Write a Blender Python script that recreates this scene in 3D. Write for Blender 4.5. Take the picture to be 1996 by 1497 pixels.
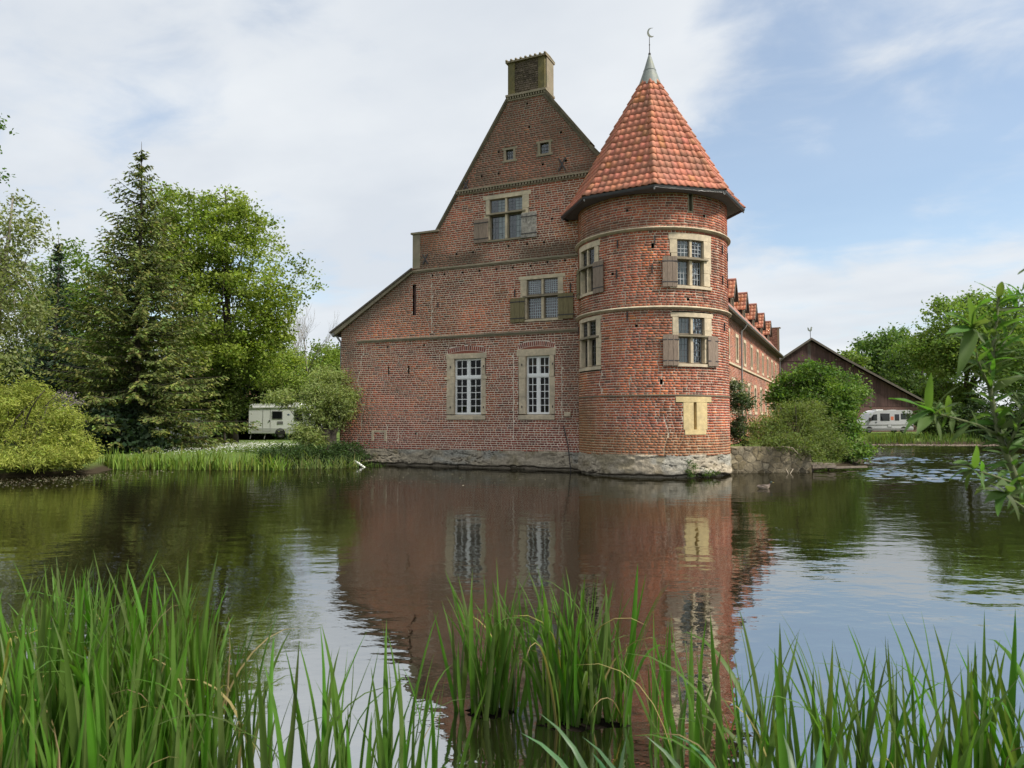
import bpy, math, random
import numpy as np
from mathutils import Matrix, Vector

# ---------------------------------------------------------------- camera, sky, sun, exposure
SC = bpy.context.scene
for o in list(bpy.data.objects):
    bpy.data.objects.remove(o)
COL = SC.collection
R_ = math.radians
FOC, EYE = 1420.0, 2.0
PITCH = math.atan(69.5 / FOC)
cam_d = bpy.data.cameras.new('camera')
cam_d.sensor_width = 36.0
cam_d.lens = 36.0 * FOC / 1996.0
cam_d.clip_start, cam_d.clip_end = 0.05, 3000.0
cam = bpy.data.objects.new('camera', cam_d)
COL.objects.link(cam)
cam.location = (0, 0, EYE)
cam.rotation_euler = (math.pi / 2 + PITCH, 0, 0)
cam_d.dof.use_dof = True
cam_d.dof.focus_distance = 27.0
cam_d.dof.aperture_fstop = 5.6
SC.camera = cam

SUN_AZ = R_(118.0)     # clockwise from +Y (the view direction): from the right, square on to the long wing
SUN_EL = R_(50.0)
sun_d = bpy.data.lights.new('sun', 'SUN')
sun_d.energy = 3.3
sun_d.angle = R_(8.0)
sun_d.color = (1.0, 0.94, 0.84)
sun = bpy.data.objects.new('sun', sun_d)
COL.objects.link(sun)
sdir = Vector((math.sin(SUN_AZ) * math.cos(SUN_EL), math.cos(SUN_AZ) * math.cos(SUN_EL), math.sin(SUN_EL)))
sun.rotation_euler = (-sdir).to_track_quat('-Z', 'Y').to_euler()
sun.location = (40, 10, 60)

SC.view_settings.view_transform = 'Standard'
SC.view_settings.look = 'None'
SC.view_settings.gamma = 1.0
SC.view_settings.use_curve_mapping = False
SC.view_settings.exposure = 0.80
SC.cycles.use_denoising = True
SC.cycles.max_bounces = 8
SC.cycles.transparent_max_bounces = 12
SC.cycles.caustics_reflective = False
SC.cycles.caustics_refractive = False

world = bpy.data.worlds.new('World')
SC.world = world
world.use_nodes = True


class NT:
    """small node-tree helper"""
    def __init__(self, tree):
        self.t = tree
        tree.nodes.clear()

    def n(self, typ, **kw):
        nd = self.t.nodes.new(typ)
        for k, v in kw.items():
            if k == 'ins':
                for kk, vv in v.items():
                    if isinstance(vv, bpy.types.NodeSocket):
                        self.t.links.new(vv, nd.inputs[kk])
                    else:
                        nd.inputs[kk].default_value = vv
            else:
                setattr(nd, k, v)
        return nd

    def math(self, op, a, b=None, c=None, clamp=False):
        nd = self.t.nodes.new('ShaderNodeMath')
        nd.operation = op
        nd.use_clamp = clamp
        for i, v in enumerate((a, b, c)):
            if v is None:
                continue
            if isinstance(v, bpy.types.NodeSocket):
                self.t.links.new(v, nd.inputs[i])
            else:
                nd.inputs[i].default_value = v
        return nd.outputs[0]

    def mix(self, fac, a, b, mode='MIX'):
        nd = self.t.nodes.new('ShaderNodeMix')
        nd.data_type = 'RGBA'
        nd.blend_type = mode
        for s, v in ((nd.inputs[0], fac), (nd.inputs[6], a), (nd.inputs[7], b)):
            if isinstance(v, bpy.types.NodeSocket):
                self.t.links.new(v, s)
            elif isinstance(v, (int, float)):
                s.default_value = v
            else:
                s.default_value = tuple(v) + (1,) * (4 - len(v))
        return nd.outputs[2]

    def ramp(self, fac, stops, interp='LINEAR'):
        nd = self.t.nodes.new('ShaderNodeValToRGB')
        nd.color_ramp.interpolation = interp
        e = nd.color_ramp.elements
        while len(e) > len(stops):
            e.remove(e[-1])
        while len(e) < len(stops):
            e.new(0.5)
        for el, (p, c) in zip(e, stops):
            el.position = p
            el.color = (c, c, c, 1) if isinstance(c, (int, float)) else tuple(c) + (1,)
        self.t.links.new(fac, nd.inputs[0])
        return nd.outputs[0]

    def link(self, a, b):
        self.t.links.new(a, b)


def build_world():
    w = NT(world.node_tree)
    tc = w.n('ShaderNodeTexCoord')
    sky = w.n('ShaderNodeTexSky', sky_type='NISHITA', sun_disc=False, sun_elevation=SUN_EL,
              sun_rotation=SUN_AZ, altitude=60.0, air_density=1.0, dust_density=0.6, ozone_density=1.5)
    sep = w.n('ShaderNodeSeparateXYZ', ins={0: tc.outputs['Generated']})
    x, y, z = sep.outputs
    zz = w.math('ADD', w.math('MAXIMUM', z, 0.0), 0.16)
    px = w.math('DIVIDE', x, zz)
    py = w.math('DIVIDE', y, zz)
    # wispy streaks run roughly from lower left to upper right of the picture
    ca, sa = math.cos(R_(-28)), math.sin(R_(-28))
    qx = w.math('ADD', w.math('MULTIPLY', px, ca), w.math('MULTIPLY', py, sa))
    qy = w.math('SUBTRACT', w.math('MULTIPLY', py, ca), w.math('MULTIPLY', px, sa))
    v1 = w.n('ShaderNodeCombineXYZ', ins={0: w.math('MULTIPLY', qx, 0.55), 1: w.math('MULTIPLY', qy, 1.0), 2: 3.3})
    n1 = w.n('ShaderNodeTexNoise', ins={'Vector': v1.outputs[0], 'Scale': 1.05, 'Detail': 7.0, 'Roughness': 0.5, 'Distortion': 0.45})
    v2 = w.n('ShaderNodeCombineXYZ', ins={0: w.math('MULTIPLY', qx, 0.9), 1: qy, 2: 8.1})
    n2 = w.n('ShaderNodeTexNoise', ins={'Vector': v2.outputs[0], 'Scale': 4.2, 'Detail': 8.0, 'Roughness': 0.56, 'Distortion': 0.35})
    # the clear gap in the veil of cloud
    def patch(px_, py_, k0, k1):
        d = Vector(((px_ - 998) / FOC, 1.0, (818 - py_) / FOC)).normalized()
        dp = w.n('ShaderNodeVectorMath', operation='DOT_PRODUCT', ins={0: tc.outputs['Generated'], 1: tuple(d)})
        m = w.n('ShaderNodeMapRange', interpolation_type='SMOOTHSTEP',
                ins={'Value': dp.outputs['Value'], 'From Min': k0, 'From Max': k1, 'To Min': 0.0, 'To Max': 1.0})
        return m.outputs[0]
    gap = w.math('MAXIMUM', patch(1660, 200, 0.966, 0.999), w.math('MULTIPLY', patch(2010, 210, 0.968, 1.0), 0.95))
    gap = w.math('MAXIMUM', gap, w.math('MULTIPLY', patch(1490, 330, 0.990, 1.0), 0.4))
    gap2 = w.math('MULTIPLY', w.math('MAXIMUM', patch(230, 330, 0.955, 1.0), patch(640, 60, 0.985, 1.0)), 0.26)
    dens = w.math('ADD', w.math('MULTIPLY', n1.outputs[0], 1.0), w.math('MULTIPLY', n2.outputs[0], 0.66))
    dens = w.math('SUBTRACT', dens, w.math('MULTIPLY', gap, 0.43))
    dens = w.math('SUBTRACT', dens, w.math('MULTIPLY', gap2, 0.75))
    cov = w.n('ShaderNodeMapRange', interpolation_type='SMOOTHSTEP',
              ins={'Value': dens, 'From Min': 0.34, 'From Max': 0.76, 'To Min': 0.26, 'To Max': 0.97})
    # cloud brightness: thin grey and white variations
    v3 = w.n('ShaderNodeCombineXYZ', ins={0: w.math('MULTIPLY', qx, 0.7), 1: qy, 2: 1.0})
    n3 = w.n('ShaderNodeTexNoise', ins={'Vector': v3.outputs[0], 'Scale': 1.7, 'Detail': 5.0, 'Roughness': 0.5})
    ccol = w.mix(w.ramp(n3.outputs[0], [(0.33, 0.0), (0.66, 1.0)]), (5.15, 5.50, 5.95), (6.35, 6.58, 6.78))
    skyc = w.mix(1.0, sky.outputs[0], (1.28, 1.34, 1.30), 'MULTIPLY')
    col = w.mix(cov.outputs[0], skyc, ccol)
    bg = w.n('ShaderNodeBackground', ins={'Color': col, 'Strength': 0.080})
    out = w.n('ShaderNodeOutputWorld', ins={'Surface': bg.outputs[0]})


build_world()

# ---------------------------------------------------------------- helpers
rng = np.random.default_rng(11)
random.seed(5)


def ray(px, py):
    x = (px - 998) / FOC
    u = (748.5 - py) / FOC
    return x, math.cos(PITCH) - u * math.sin(PITCH), math.sin(PITCH) + u * math.cos(PITCH)


def at(px, py, Y):
    r = ray(px, py)
    s = Y / r[1]
    return Vector((s * r[0], Y, EYE + s * r[2]))


def hash2(ix, iy, seed=0):
    v = np.sin(ix * 127.1 + iy * 311.7 + seed * 74.7) * 43758.5453
    return v - np.floor(v)


def vnoise(x, y, seed=0):
    ix, iy = np.floor(x), np.floor(y)
    fx, fy = x - ix, y - iy
    fx, fy = fx * fx * (3 - 2 * fx), fy * fy * (3 - 2 * fy)
    a = hash2(ix, iy, seed); b = hash2(ix + 1, iy, seed)
    c = hash2(ix, iy + 1, seed); d = hash2(ix + 1, iy + 1, seed)
    return (a * (1 - fx) + b * fx) * (1 - fy) + (c * (1 - fx) + d * fx) * fy


def fbm(x, y, seed=0, octv=4):
    t, a, s = 0, 0.5, 0
    for i in range(octv):
        t = t + a * vnoise(x * 2 ** i, y * 2 ** i, seed + i * 13)
        s += a
        a *= 0.5
    return t / s


def sstep(a, b, x):
    t = np.clip((x - a) / (b - a), 0, 1)
    return t * t * (3 - 2 * t)


def tag(o, label=None, cat=None, group=None, kind=None):
    if label: o['label'] = label
    if cat: o['category'] = cat
    if group: o['group'] = group
    if kind: o['kind'] = kind
    return o


def thing(name, loc, label, cat, group=None):
    o = bpy.data.objects.new(name, None)
    o.empty_display_size = 0.3
    COL.objects.link(o)
    o.location = loc
    return tag(o, label, cat, group)


def parent_to(o, p):
    if p is None:
        return o
    o.parent = p
    if p.type == 'EMPTY':
        o.matrix_parent_inverse = Matrix.Translation(-Vector(p.location))
    return o


def link_mesh(name, me, mat, parent=None, smooth=False):
    if mat is not None and not me.materials:
        me.materials.append(mat)
    if smooth:
        me.polygons.foreach_set('use_smooth', [True] * len(me.polygons))
    o = bpy.data.objects.new(name, me)
    COL.objects.link(o)
    return parent_to(o, parent)


def np_mesh(name, V, F, col=None):
    """V (n,3), F (m,k) all faces with k corners, col (n,3) per vertex"""
    V = np.ascontiguousarray(V, dtype=np.float32).reshape(-1, 3)
    F = np.ascontiguousarray(F, dtype=np.int32)
    me = bpy.data.meshes.new(name)
    m, k = F.shape
    me.vertices.add(len(V))
    me.vertices.foreach_set('co', V.ravel())
    me.loops.add(m * k)
    me.loops.foreach_set('vertex_index', F.ravel())
    me.polygons.add(m)
    me.polygons.foreach_set('loop_start', np.arange(0, m * k, k, dtype=np.int32))
    me.polygons.foreach_set('loop_total', np.full(m, k, dtype=np.int32))
    if col is not None:
        a = me.attributes.new('Col', 'FLOAT_COLOR', 'POINT')
        c = np.ones((len(V), 4), dtype=np.float32)
        c[:, :3] = col
        a.data.foreach_set('color', c.ravel())
    me.update(calc_edges=True)
    return me


class MB:
    """collects boxes, tubes and strips into one mesh"""
    def __init__(self):
        self.v, self.f, self.c = [], [], []
        self.col = (0.5, 0.5, 0.5)

    def add(self, verts, faces):
        b = len(self.v)
        self.v += [tuple(p) for p in verts]
        self.c += [self.col] * len(verts)
        self.f += [tuple(i + b for i in fc) for fc in faces]

    def box(self, x0, x1, y0, y1, z0, z1, M=None):
        p = [(x, y, z) for z in (z0, z1) for y in (y0, y1) for x in (x0, x1)]
        if M is not None:
            p = [M(*q) for q in p]
        self.add(p, [(0, 2, 3, 1), (4, 5, 7, 6), (0, 1, 5, 4), (2, 6, 7, 3), (0, 4, 6, 2), (1, 3, 7, 5)])

    def mbox(self, M, u0, u1, v0, v1, d0, d1, nu=1, slope=0.0):
        """box in wall space (u right, v up, d out), bent along u in nu steps; slope lowers the front top edge"""
        P = []
        for i in range(nu + 1):
            u = u0 + (u1 - u0) * i / nu
            P += [M(u, v0, d0), M(u, v0, d1), M(u, v1 - slope, d1), M(u, v1, d0)]
        F = [(0, 1, 2, 3), tuple(4 * nu + k for k in (3, 2, 1, 0))]
        for i in range(nu):
            a, b = 4 * i, 4 * i + 4
            for k in range(4):
                kk = (k + 1) % 4
                F.append((a + k, b + k, b + kk, a + kk))
        self.add(P, F)

    def mring(self, M, u0, u1, v0, v1, q, d0, d1):
        """one connected rectangular frame, q wide"""
        o = [(u0, v0), (u1, v0), (u1, v1), (u0, v1)]
        i = [(u0 + q, v0 + q), (u1 - q, v0 + q), (u1 - q, v1 - q), (u0 + q, v1 - q)]
        P = [M(x, y, d) for d in (d0, d1) for x, y in o + i]
        F = []
        for k in range(4):
            j = (k + 1) % 4
            F += [(8 + k, 8 + j, 12 + j, 12 + k), (k, 4 + k, 4 + j, j), (k, j, 8 + j, 8 + k), (4 + k, 12 + k, 12 + j, 4 + j)]
        self.add(P, F)

    def tube(self, pts, radii, n=8, cap=True):
        pts = [Vector(p) for p in pts]
        if not hasattr(radii, '__len__'):
            radii = [radii] * len(pts)
        ring = []
        prev = None
        for i, p in enumerate(pts):
            t = (pts[min(i + 1, len(pts) - 1)] - pts[max(i - 1, 0)])
            t = t.normalized() if t.length > 1e-9 else Vector((0, 0, 1))
            if prev is None:
                a = t.cross(Vector((0.31, 0.87, 0.2)))
                if a.length < 1e-3:
                    a = t.cross(Vector((1, 0, 0)))
                a.normalize()
            else:
                a = (prev - t * prev.dot(t))
                a = a.normalized() if a.length > 1e-6 else t.orthogonal().normalized()
            prev = a
            b = t.cross(a)
            ring.append([p + (a * math.cos(2 * math.pi * k / n) + b * math.sin(2 * math.pi * k / n)) * radii[i] for k in range(n)])
        V = [q for r in ring for q in r]
        F = []
        for i in range(len(pts) - 1):
            for k in range(n):
                kk = (k + 1) % n
                F.append((i * n + k, i * n + kk, (i + 1) * n + kk, (i + 1) * n + k))
        if cap:
            F.append(tuple(reversed(range(n))))
            F.append(tuple(range((len(pts) - 1) * n, len(pts) * n)))
        self.add(V, F)

    def lathe(self, prof, centre, n=24, a0=0.0, a1=2 * math.pi):
        """prof [(r,z)...] turned about a vertical axis"""
        full = abs(a1 - a0 - 2 * math.pi) < 1e-6
        m = n if full else n + 1
        V = []
        for i in range(m):
            a = a0 + (a1 - a0) * i / n
            for r, z in prof:
                V.append((centre[0] + r * math.cos(a), centre[1] + r * math.sin(a), z))
        k = len(prof)
        F = []
        for i in range(n):
            j = (i + 1) % m
            for q in range(k - 1):
                F.append((i * k + q, j * k + q, j * k + q + 1, i * k + q + 1))
        self.add(V, F)

    def poly_prism(self, pts, off):
        """closed polygon (3D points) extruded by vector off"""
        n = len(pts)
        a = [Vector(p) for p in pts]
        b = [p + Vector(off) for p in a]
        F = [tuple(range(n)), tuple(reversed(range(n, 2 * n)))]
        for i in range(n):
            j = (i + 1) % n
            F.append((i, j, n + j, n + i))
        self.add(a + b, F)

    def build(self, name, mat, parent=None, smooth=False, color=False, bevel=0.0):
        me = bpy.data.meshes.new(name)
        me.from_pydata(self.v, [], self.f)
        if color:
            a = me.attributes.new('Col', 'FLOAT_COLOR', 'POINT')
            c = np.ones((len(self.v), 4), dtype=np.float32)
            c[:, :3] = np.array(self.c)
            a.data.foreach_set('color', c.ravel())
        me.update()
        o = link_mesh(name, me, mat, parent, smooth)
        if bevel:
            b = o.modifiers.new('bevel', 'BEVEL')
            b.width = bevel
            b.segments = 2
            b.limit_method = 'ANGLE'
        return o


# ---------------------------------------------------------------- materials
MATS = {}


def new_mat(name):
    m = bpy.data.materials.new(name)
    m.use_nodes = True
    MATS[name] = m
    return m, NT(m.node_tree)


def finish(t, bsdf):
    t.n('ShaderNodeOutputMaterial', ins={'Surface': bsdf})


def simple(name, col, rough=0.7, metal=0.0, noise=0.15, scale=6.0, bump=0.0, bscale=40.0, spec=0.5, stretch=None, attr=False, stain=None):
    """base colour varied by noise; optional relief; attr multiplies in the per-piece colour; stain=(colour, scale, amount)"""
    m, t = new_mat(name)
    geo = t.n('ShaderNodeNewGeometry')
    vec = geo.outputs['Position']
    if stretch:
        mp = t.n('ShaderNodeMapping', ins={'Vector': vec, 'Scale': stretch})
        vec = mp.outputs[0]
    if attr:
        base = t.n('ShaderNodeAttribute', attribute_name='Col').outputs['Color']
    else:
        base = t.n('ShaderNodeRGB').outputs[0]
        base.default_value = tuple(col) + (1,)
    n1 = t.n('ShaderNodeTexNoise', ins={'Vector': vec, 'Scale': scale, 'Detail': 6.0, 'Roughness': 0.62})
    f = t.ramp(n1.outputs[0], [(0.25, 1 - noise), (0.75, 1 + noise)])
    c = t.mix(1.0, base, f, 'MULTIPLY')
    if stain:
        n3 = t.n('ShaderNodeTexNoise', ins={'Vector': geo.outputs['Position'], 'Scale': stain[1], 'Detail': 5.0, 'Roughness': 0.6})
        c = t.mix(t.math('MULTIPLY', t.ramp(n3.outputs[0], [(0.42, 0.0), (0.66, 1.0)]), stain[2]), c, stain[0])
    b = t.n('ShaderNodeBsdfPrincipled', ins={'Base Color': c, 'Roughness': rough, 'Metallic': metal, 'Specular IOR Level': spec})
    if bump:
        n2 = t.n('ShaderNodeTexNoise', ins={'Vector': vec, 'Scale': bscale, 'Detail': 4.0, 'Roughness': 0.6})
        bp = t.n('ShaderNodeBump', ins={'Height': n2.outputs[0], 'Strength': bump, 'Distance': 0.02})
        t.link(bp.outputs[0], b.inputs['Normal'])
    finish(t, b.outputs[0])
    return m


def leaf_mat(name, col, trans=0.35, rough=0.5, attr=True, spec=0.3):
    m, t = new_mat(name)
    if attr:
        c = t.n('ShaderNodeAttribute', attribute_name='Col').outputs['Color']
    else:
        oi = t.n('ShaderNodeObjectInfo')
        geo = t.n('ShaderNodeNewGeometry')
        nz = t.n('ShaderNodeTexNoise', ins={'Vector': geo.outputs['Position'], 'Scale': 14.0, 'Detail': 3.0})
        hsv = t.n('ShaderNodeHueSaturation', ins={'Color': tuple(col) + (1,),
                  'Hue': t.math('ADD', t.math('MULTIPLY', oi.outputs['Random'], 0.05), 0.475),
                  'Saturation': t.math('ADD', t.math('MULTIPLY', oi.outputs['Random'], 0.25), 0.85),
                  'Value': t.math('ADD', t.math('MULTIPLY', oi.outputs['Random'], 0.55), t.math('ADD', t.math('MULTIPLY', nz.outputs[0], 0.4), 0.55))})
        c = hsv.outputs[0]
    b = t.n('ShaderNodeBsdfPrincipled', ins={'Base Color': c, 'Roughness': rough, 'Specular IOR Level': spec})
    tc = t.mix(1.0, c, (1.25, 1.35, 0.55), 'MULTIPLY')
    tr = t.n('ShaderNodeBsdfTranslucent', ins={'Color': tc})
    mx = t.n('ShaderNodeMixShader', ins={0: trans, 1: b.outputs[0], 2: tr.outputs[0]})
    finish(t, mx.outputs[0])
    return m


M_BRICK = simple('brick', None, rough=0.9, noise=0.30, scale=22.0, bump=0.5, bscale=60.0, attr=True, spec=0.2)
M_MORTAR = simple('mortar', None, rough=0.95, noise=0.28, scale=9.0, bump=0.4, bscale=70.0, attr=True, spec=0.1)
M_STONE = simple('sandstone', (0.60, 0.50, 0.355), rough=0.9, noise=0.24, scale=7.0, bump=0.35, bscale=35.0, spec=0.2, stain=((0.33, 0.29, 0.225), 2.2, 0.55))
M_STONE_Y = simple('yellow_sandstone', (0.66, 0.52, 0.27), rough=0.9, noise=0.22, scale=8.0, bump=0.35, bscale=35.0, spec=0.2, stain=((0.40, 0.33, 0.20), 3.2, 0.5))
M_STONE_G = simple('grey_stone', (0.27, 0.225, 0.165), rough=0.92, noise=0.3, scale=5.0, bump=0.4, bscale=30.0, spec=0.15, stain=((0.16, 0.16, 0.10), 2.5, 0.6))
M_MOSS = simple('mossy_stone', (0.155, 0.13, 0.06), rough=0.95, noise=0.35, scale=4.0, bump=0.4, bscale=30.0, spec=0.1, stain=((0.10, 0.10, 0.07), 3.0, 0.5))
M_RUBBLE = simple('rubble', None, rough=0.95, noise=0.35, scale=12.0, bump=0.9, bscale=24.0, attr=True, spec=0.15)
M_TILE = simple('clay_tile', None, rough=0.75, noise=0.28, scale=16.0, bump=0.25, bscale=60.0, attr=True, spec=0.3, stain=((0.24, 0.145, 0.10), 1.3, 0.55))
M_LEAD = simple('lead_sheet', (0.17, 0.19, 0.18), rough=0.6, noise=0.3, scale=5.0, metal=0.0, stretch=(6, 6, 0.6), bump=0.15, stain=((0.28, 0.29, 0.17), 2.0, 0.5))
M_IRON = simple('dark_iron', (0.035, 0.03, 0.03), rough=0.7, noise=0.3, scale=12.0)
M_GUTTER = simple('dark_gutter', (0.02, 0.02, 0.022), rough=0.45, noise=0.2, scale=3.0)
M_ZINC = simple('zinc', (0.22, 0.22, 0.22), rough=0.5, noise=0.2, scale=3.0, metal=0.5)
M_SOFFIT = simple('soffit_board', (0.055, 0.045, 0.038), rough=0.85, noise=0.3, scale=4.0)
M_COPING = simple('dark_coping', (0.115, 0.10, 0.07), rough=0.95, noise=0.4, scale=5.0, bump=0.4, bscale=25.0, spec=0.1)
M_VERGE = simple('verge_board', (0.10, 0.085, 0.07), rough=0.85, noise=0.3, scale=3.0, bump=0.3)
M_WHITE = simple('white_paint', (0.80, 0.80, 0.78), rough=0.5, noise=0.06, scale=8.0)
M_SHUT = simple('weathered_wood', (0.23, 0.175, 0.135), rough=0.9, noise=0.4, scale=9.0, stretch=(5, 5, 0.5), bump=0.4, bscale=20.0)
M_SHUT_G = simple('greenish_wood', (0.18, 0.15, 0.075), rough=0.9, noise=0.4, scale=9.0, stretch=(5, 5, 0.5), bump=0.4, bscale=20.0)
M_SHUT_P = simple('peeling_wood', (0.30, 0.275, 0.24), rough=0.9, noise=0.7, scale=9.0, bump=0.4, bscale=20.0)
M_OAK = simple('casement_wood', (0.20, 0.165, 0.125), rough=0.8, noise=0.3, scale=8.0, stretch=(4, 4, 0.6))
M_LEADCAME = simple('lead_came', (0.11, 0.11, 0.115), rough=0.5, noise=0.1)
M_CAMELIGHT = simple('pale_lead_came', (0.42, 0.44, 0.46), rough=0.5, noise=0.15)
M_CURTAIN = simple('net_curtain', (0.72, 0.72, 0.70), rough=0.9, noise=0.12, scale=20.0, stretch=(6, 6, 0.4))
M_BARN = simple('barn_board', None, rough=0.9, noise=0.45, scale=2.5, stretch=(4, 4, 0.35), bump=0.4, bscale=12.0, attr=True)
M_BARNBRICK = simple('barn_brick', (0.13, 0.07, 0.06), rough=0.9, noise=0.35, scale=9.0)
M_ROOFFAR = simple('far_roof_tile', (0.33, 0.17, 0.14), rough=0.85, noise=0.3, scale=2.0, bump=0.6, bscale=6.0)
M_BARK = simple('bark', (0.055, 0.045, 0.035), rough=0.95, noise=0.45, scale=7.0, stretch=(3, 3, 0.6), bump=0.9, bscale=14.0)
M_BARK_P = simple('pale_bark', (0.22, 0.20, 0.17), rough=0.95, noise=0.4, scale=7.0, stretch=(3, 3, 0.6), bump=0.5, bscale=14.0)
M_JETTY = simple('jetty_plank', (0.17, 0.14, 0.11), rough=0.9, noise=0.4, scale=6.0, bump=0.4)
M_VAN = simple('silver_paint', (0.50, 0.51, 0.53), rough=0.32, noise=0.04, scale=2.0, spec=0.6)
M_VANW = simple('caravan_white', (0.72, 0.74, 0.72), rough=0.4, noise=0.06, scale=2.0)
M_SKIRT = simple('caravan_skirt', (0.42, 0.44, 0.42), rough=0.5, noise=0.12)
M_TRIM = simple('grey_plastic', (0.20, 0.205, 0.20), rough=0.6, noise=0.1)
M_RUBBER = simple('tyre_rubber', (0.02, 0.02, 0.02), rough=0.85, noise=0.2)
M_BLACKGLASS = simple('tinted_glass', (0.012, 0.014, 0.016), rough=0.06, noise=0.05, spec=0.6)
M_RED = simple('orange_red_print', (0.60, 0.17, 0.09), rough=0.6, noise=0.1)
M_BLUE = simple('dark_blue_print', (0.06, 0.09, 0.16), rough=0.6, noise=0.1)
M_HOUSE = simple('pink_render', (0.50, 0.28, 0.20), rough=0.9, noise=0.12)
M_DUCK = simple('duck_feather', None, rough=0.7, noise=0.2, scale=30.0, attr=True)
M_TWIG = simple('dry_twig', (0.34, 0.29, 0.22), rough=0.9, noise=0.3)
M_LEAF = leaf_mat('leaf', None, trans=0.40, rough=0.6, spec=0.15)
M_NEEDLE = leaf_mat('needle', None, trans=0.2, rough=0.8, spec=0.06)
M_BLADE = leaf_mat('iris_blade', (0.092, 0.175, 0.026), trans=0.45, rough=0.5, attr=False, spec=0.35)
M_BLADE_B = leaf_mat('broad_iris_blade', (0.085, 0.19, 0.075), trans=0.30, rough=0.42, attr=False, spec=0.35)
M_BLADE_DRY = leaf_mat('dry_blade', (0.30, 0.25, 0.10), trans=0.3, rough=0.7, attr=False, spec=0.1)
M_BIGLEAF = leaf_mat('laurel_leaf', (0.095, 0.165, 0.040), trans=0.48, rough=0.55, attr=False, spec=0.25)
M_STEM = simple('green_stem', (0.10, 0.115, 0.045), rough=0.7, noise=0.3, scale=20.0)
M_ROOT = simple('wet_root', (0.014, 0.012, 0.009), rough=0.97, spec=0.0, noise=0.4, scale=20.0, bump=0.8)
M_FLOAT = simple('floating_leaf', None, rough=0.6, noise=0.2, attr=True)


def glass_mat(name, ior):
    m, t = new_mat(name)
    geo = t.n('ShaderNodeNewGeometry')
    nz = t.n('ShaderNodeTexNoise', ins={'Vector': geo.outputs['Position'], 'Scale': 7.0, 'Detail': 2.0})
    bp = t.n('ShaderNodeBump', ins={'Height': nz.outputs[0], 'Strength': 0.12, 'Distance': 0.02})
    fr = t.n('ShaderNodeFresnel', ins={'IOR': ior, 'Normal': bp.outputs[0]})
    gl = t.n('ShaderNodeBsdfGlossy', ins={'Color': (0.9, 0.93, 0.95, 1), 'Roughness': 0.03, 'Normal': bp.outputs[0]})
    tr = t.n('ShaderNodeBsdfTransparent', ins={'Color': (0.80, 0.84, 0.84, 1)})
    mx = t.n('ShaderNodeMixShader', ins={0: fr.outputs[0], 1: tr.outputs[0], 2: gl.outputs[0]})
    finish(t, mx.outputs[0])
    return m


M_GLASS = glass_mat('window_glass', 1.62)
M_SASHGLASS = glass_mat('sash_glass', 1.28)


def water_mat():
    m, t = new_mat('pond_water')
    geo = t.n('ShaderNodeNewGeometry')
    pos = geo.outputs['Position']
    sep = t.n('ShaderNodeSeparateXYZ', ins={0: pos})
    # calm swell and fine ripples; the wind-ruffled patch at the far right is real wave relief in the mesh
    big = t.n('ShaderNodeTexNoise', ins={'Vector': pos, 'Scale': 0.16, 'Detail': 3.0, 'Distortion': 0.5})
    patch = t.ramp(big.outputs[0], [(0.40, 0.0), (0.62, 1.0)])
    m1 = t.n('ShaderNodeMapping', ins={'Vector': pos, 'Scale': (0.9, 1.35, 1.0)})
    n1 = t.n('ShaderNodeTexNoise', ins={'Vector': m1.outputs[0], 'Scale': 1.3, 'Detail': 3.0, 'Roughness': 0.5})
    n2 = t.n('ShaderNodeTexNoise', ins={'Vector': m1.outputs[0], 'Scale': 5.5, 'Detail': 3.0, 'Roughness': 0.55})
    h = t.math('ADD', t.math('MULTIPLY', n1.outputs[0], 0.0095),
               t.math('MULTIPLY', n2.outputs[0], t.math('ADD', 0.0011, t.math('MULTIPLY', patch, 0.0018))))
    bp = t.n('ShaderNodeBump', ins={'Height': h, 'Strength': 1.0, 'Distance': 1.0})
    fr = t.n('ShaderNodeFresnel', ins={'IOR': 11.0, 'Normal': bp.outputs[0]})
    gl = t.n('ShaderNodeBsdfGlossy', ins={'Color': (0.93, 0.94, 0.93, 1), 'Roughness': 0.015, 'Normal': bp.outputs[0]})
    df = t.n('ShaderNodeBsdfDiffuse', ins={'Color': (0.011, 0.0095, 0.004, 1)})
    mx = t.n('ShaderNodeMixShader', ins={0: fr.outputs[0], 1: df.outputs[0], 2: gl.outputs[0]})
    finish(t, mx.outputs[0])
    return m


def ground_mat():
    m, t = new_mat('lawn_ground')
    geo = t.n('ShaderNodeNewGeometry')
    pos = geo.outputs['Position']
    sep = t.n('ShaderNodeSeparateXYZ', ins={0: pos})
    n1 = t.n('ShaderNodeTexNoise', ins={'Vector': pos, 'Scale': 0.5, 'Detail': 6.0, 'Roughness': 0.6})
    n2 = t.n('ShaderNodeTexNoise', ins={'Vector': pos, 'Scale': 9.0, 'Detail': 6.0, 'Roughness': 0.7})
    c = t.mix(t.ramp(n1.outputs[0], [(0.3, 0.0), (0.7, 1.0)]), (0.075, 0.125, 0.028), (0.13, 0.175, 0.045))
    c = t.mix(1.0, c, t.ramp(n2.outputs[0], [(0.25, 0.6), (0.75, 1.35)]), 'MULTIPLY')
    mud = t.n('ShaderNodeMapRange', ins={'Value': sep.outputs[2], 'From Min': 0.10, 'From Max': 0.30})
    c = t.mix(mud.outputs[0], (0.045, 0.035, 0.022), c)
    bp = t.n('ShaderNodeBump', ins={'Height': n2.outputs[0], 'Strength': 0.8, 'Distance': 0.06})
    b = t.n('ShaderNodeBsdfPrincipled', ins={'Base Color': c, 'Roughness': 0.95, 'Specular IOR Level': 0.1, 'Normal': bp.outputs[0]})
    finish(t, b.outputs[0])
    return m

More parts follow.
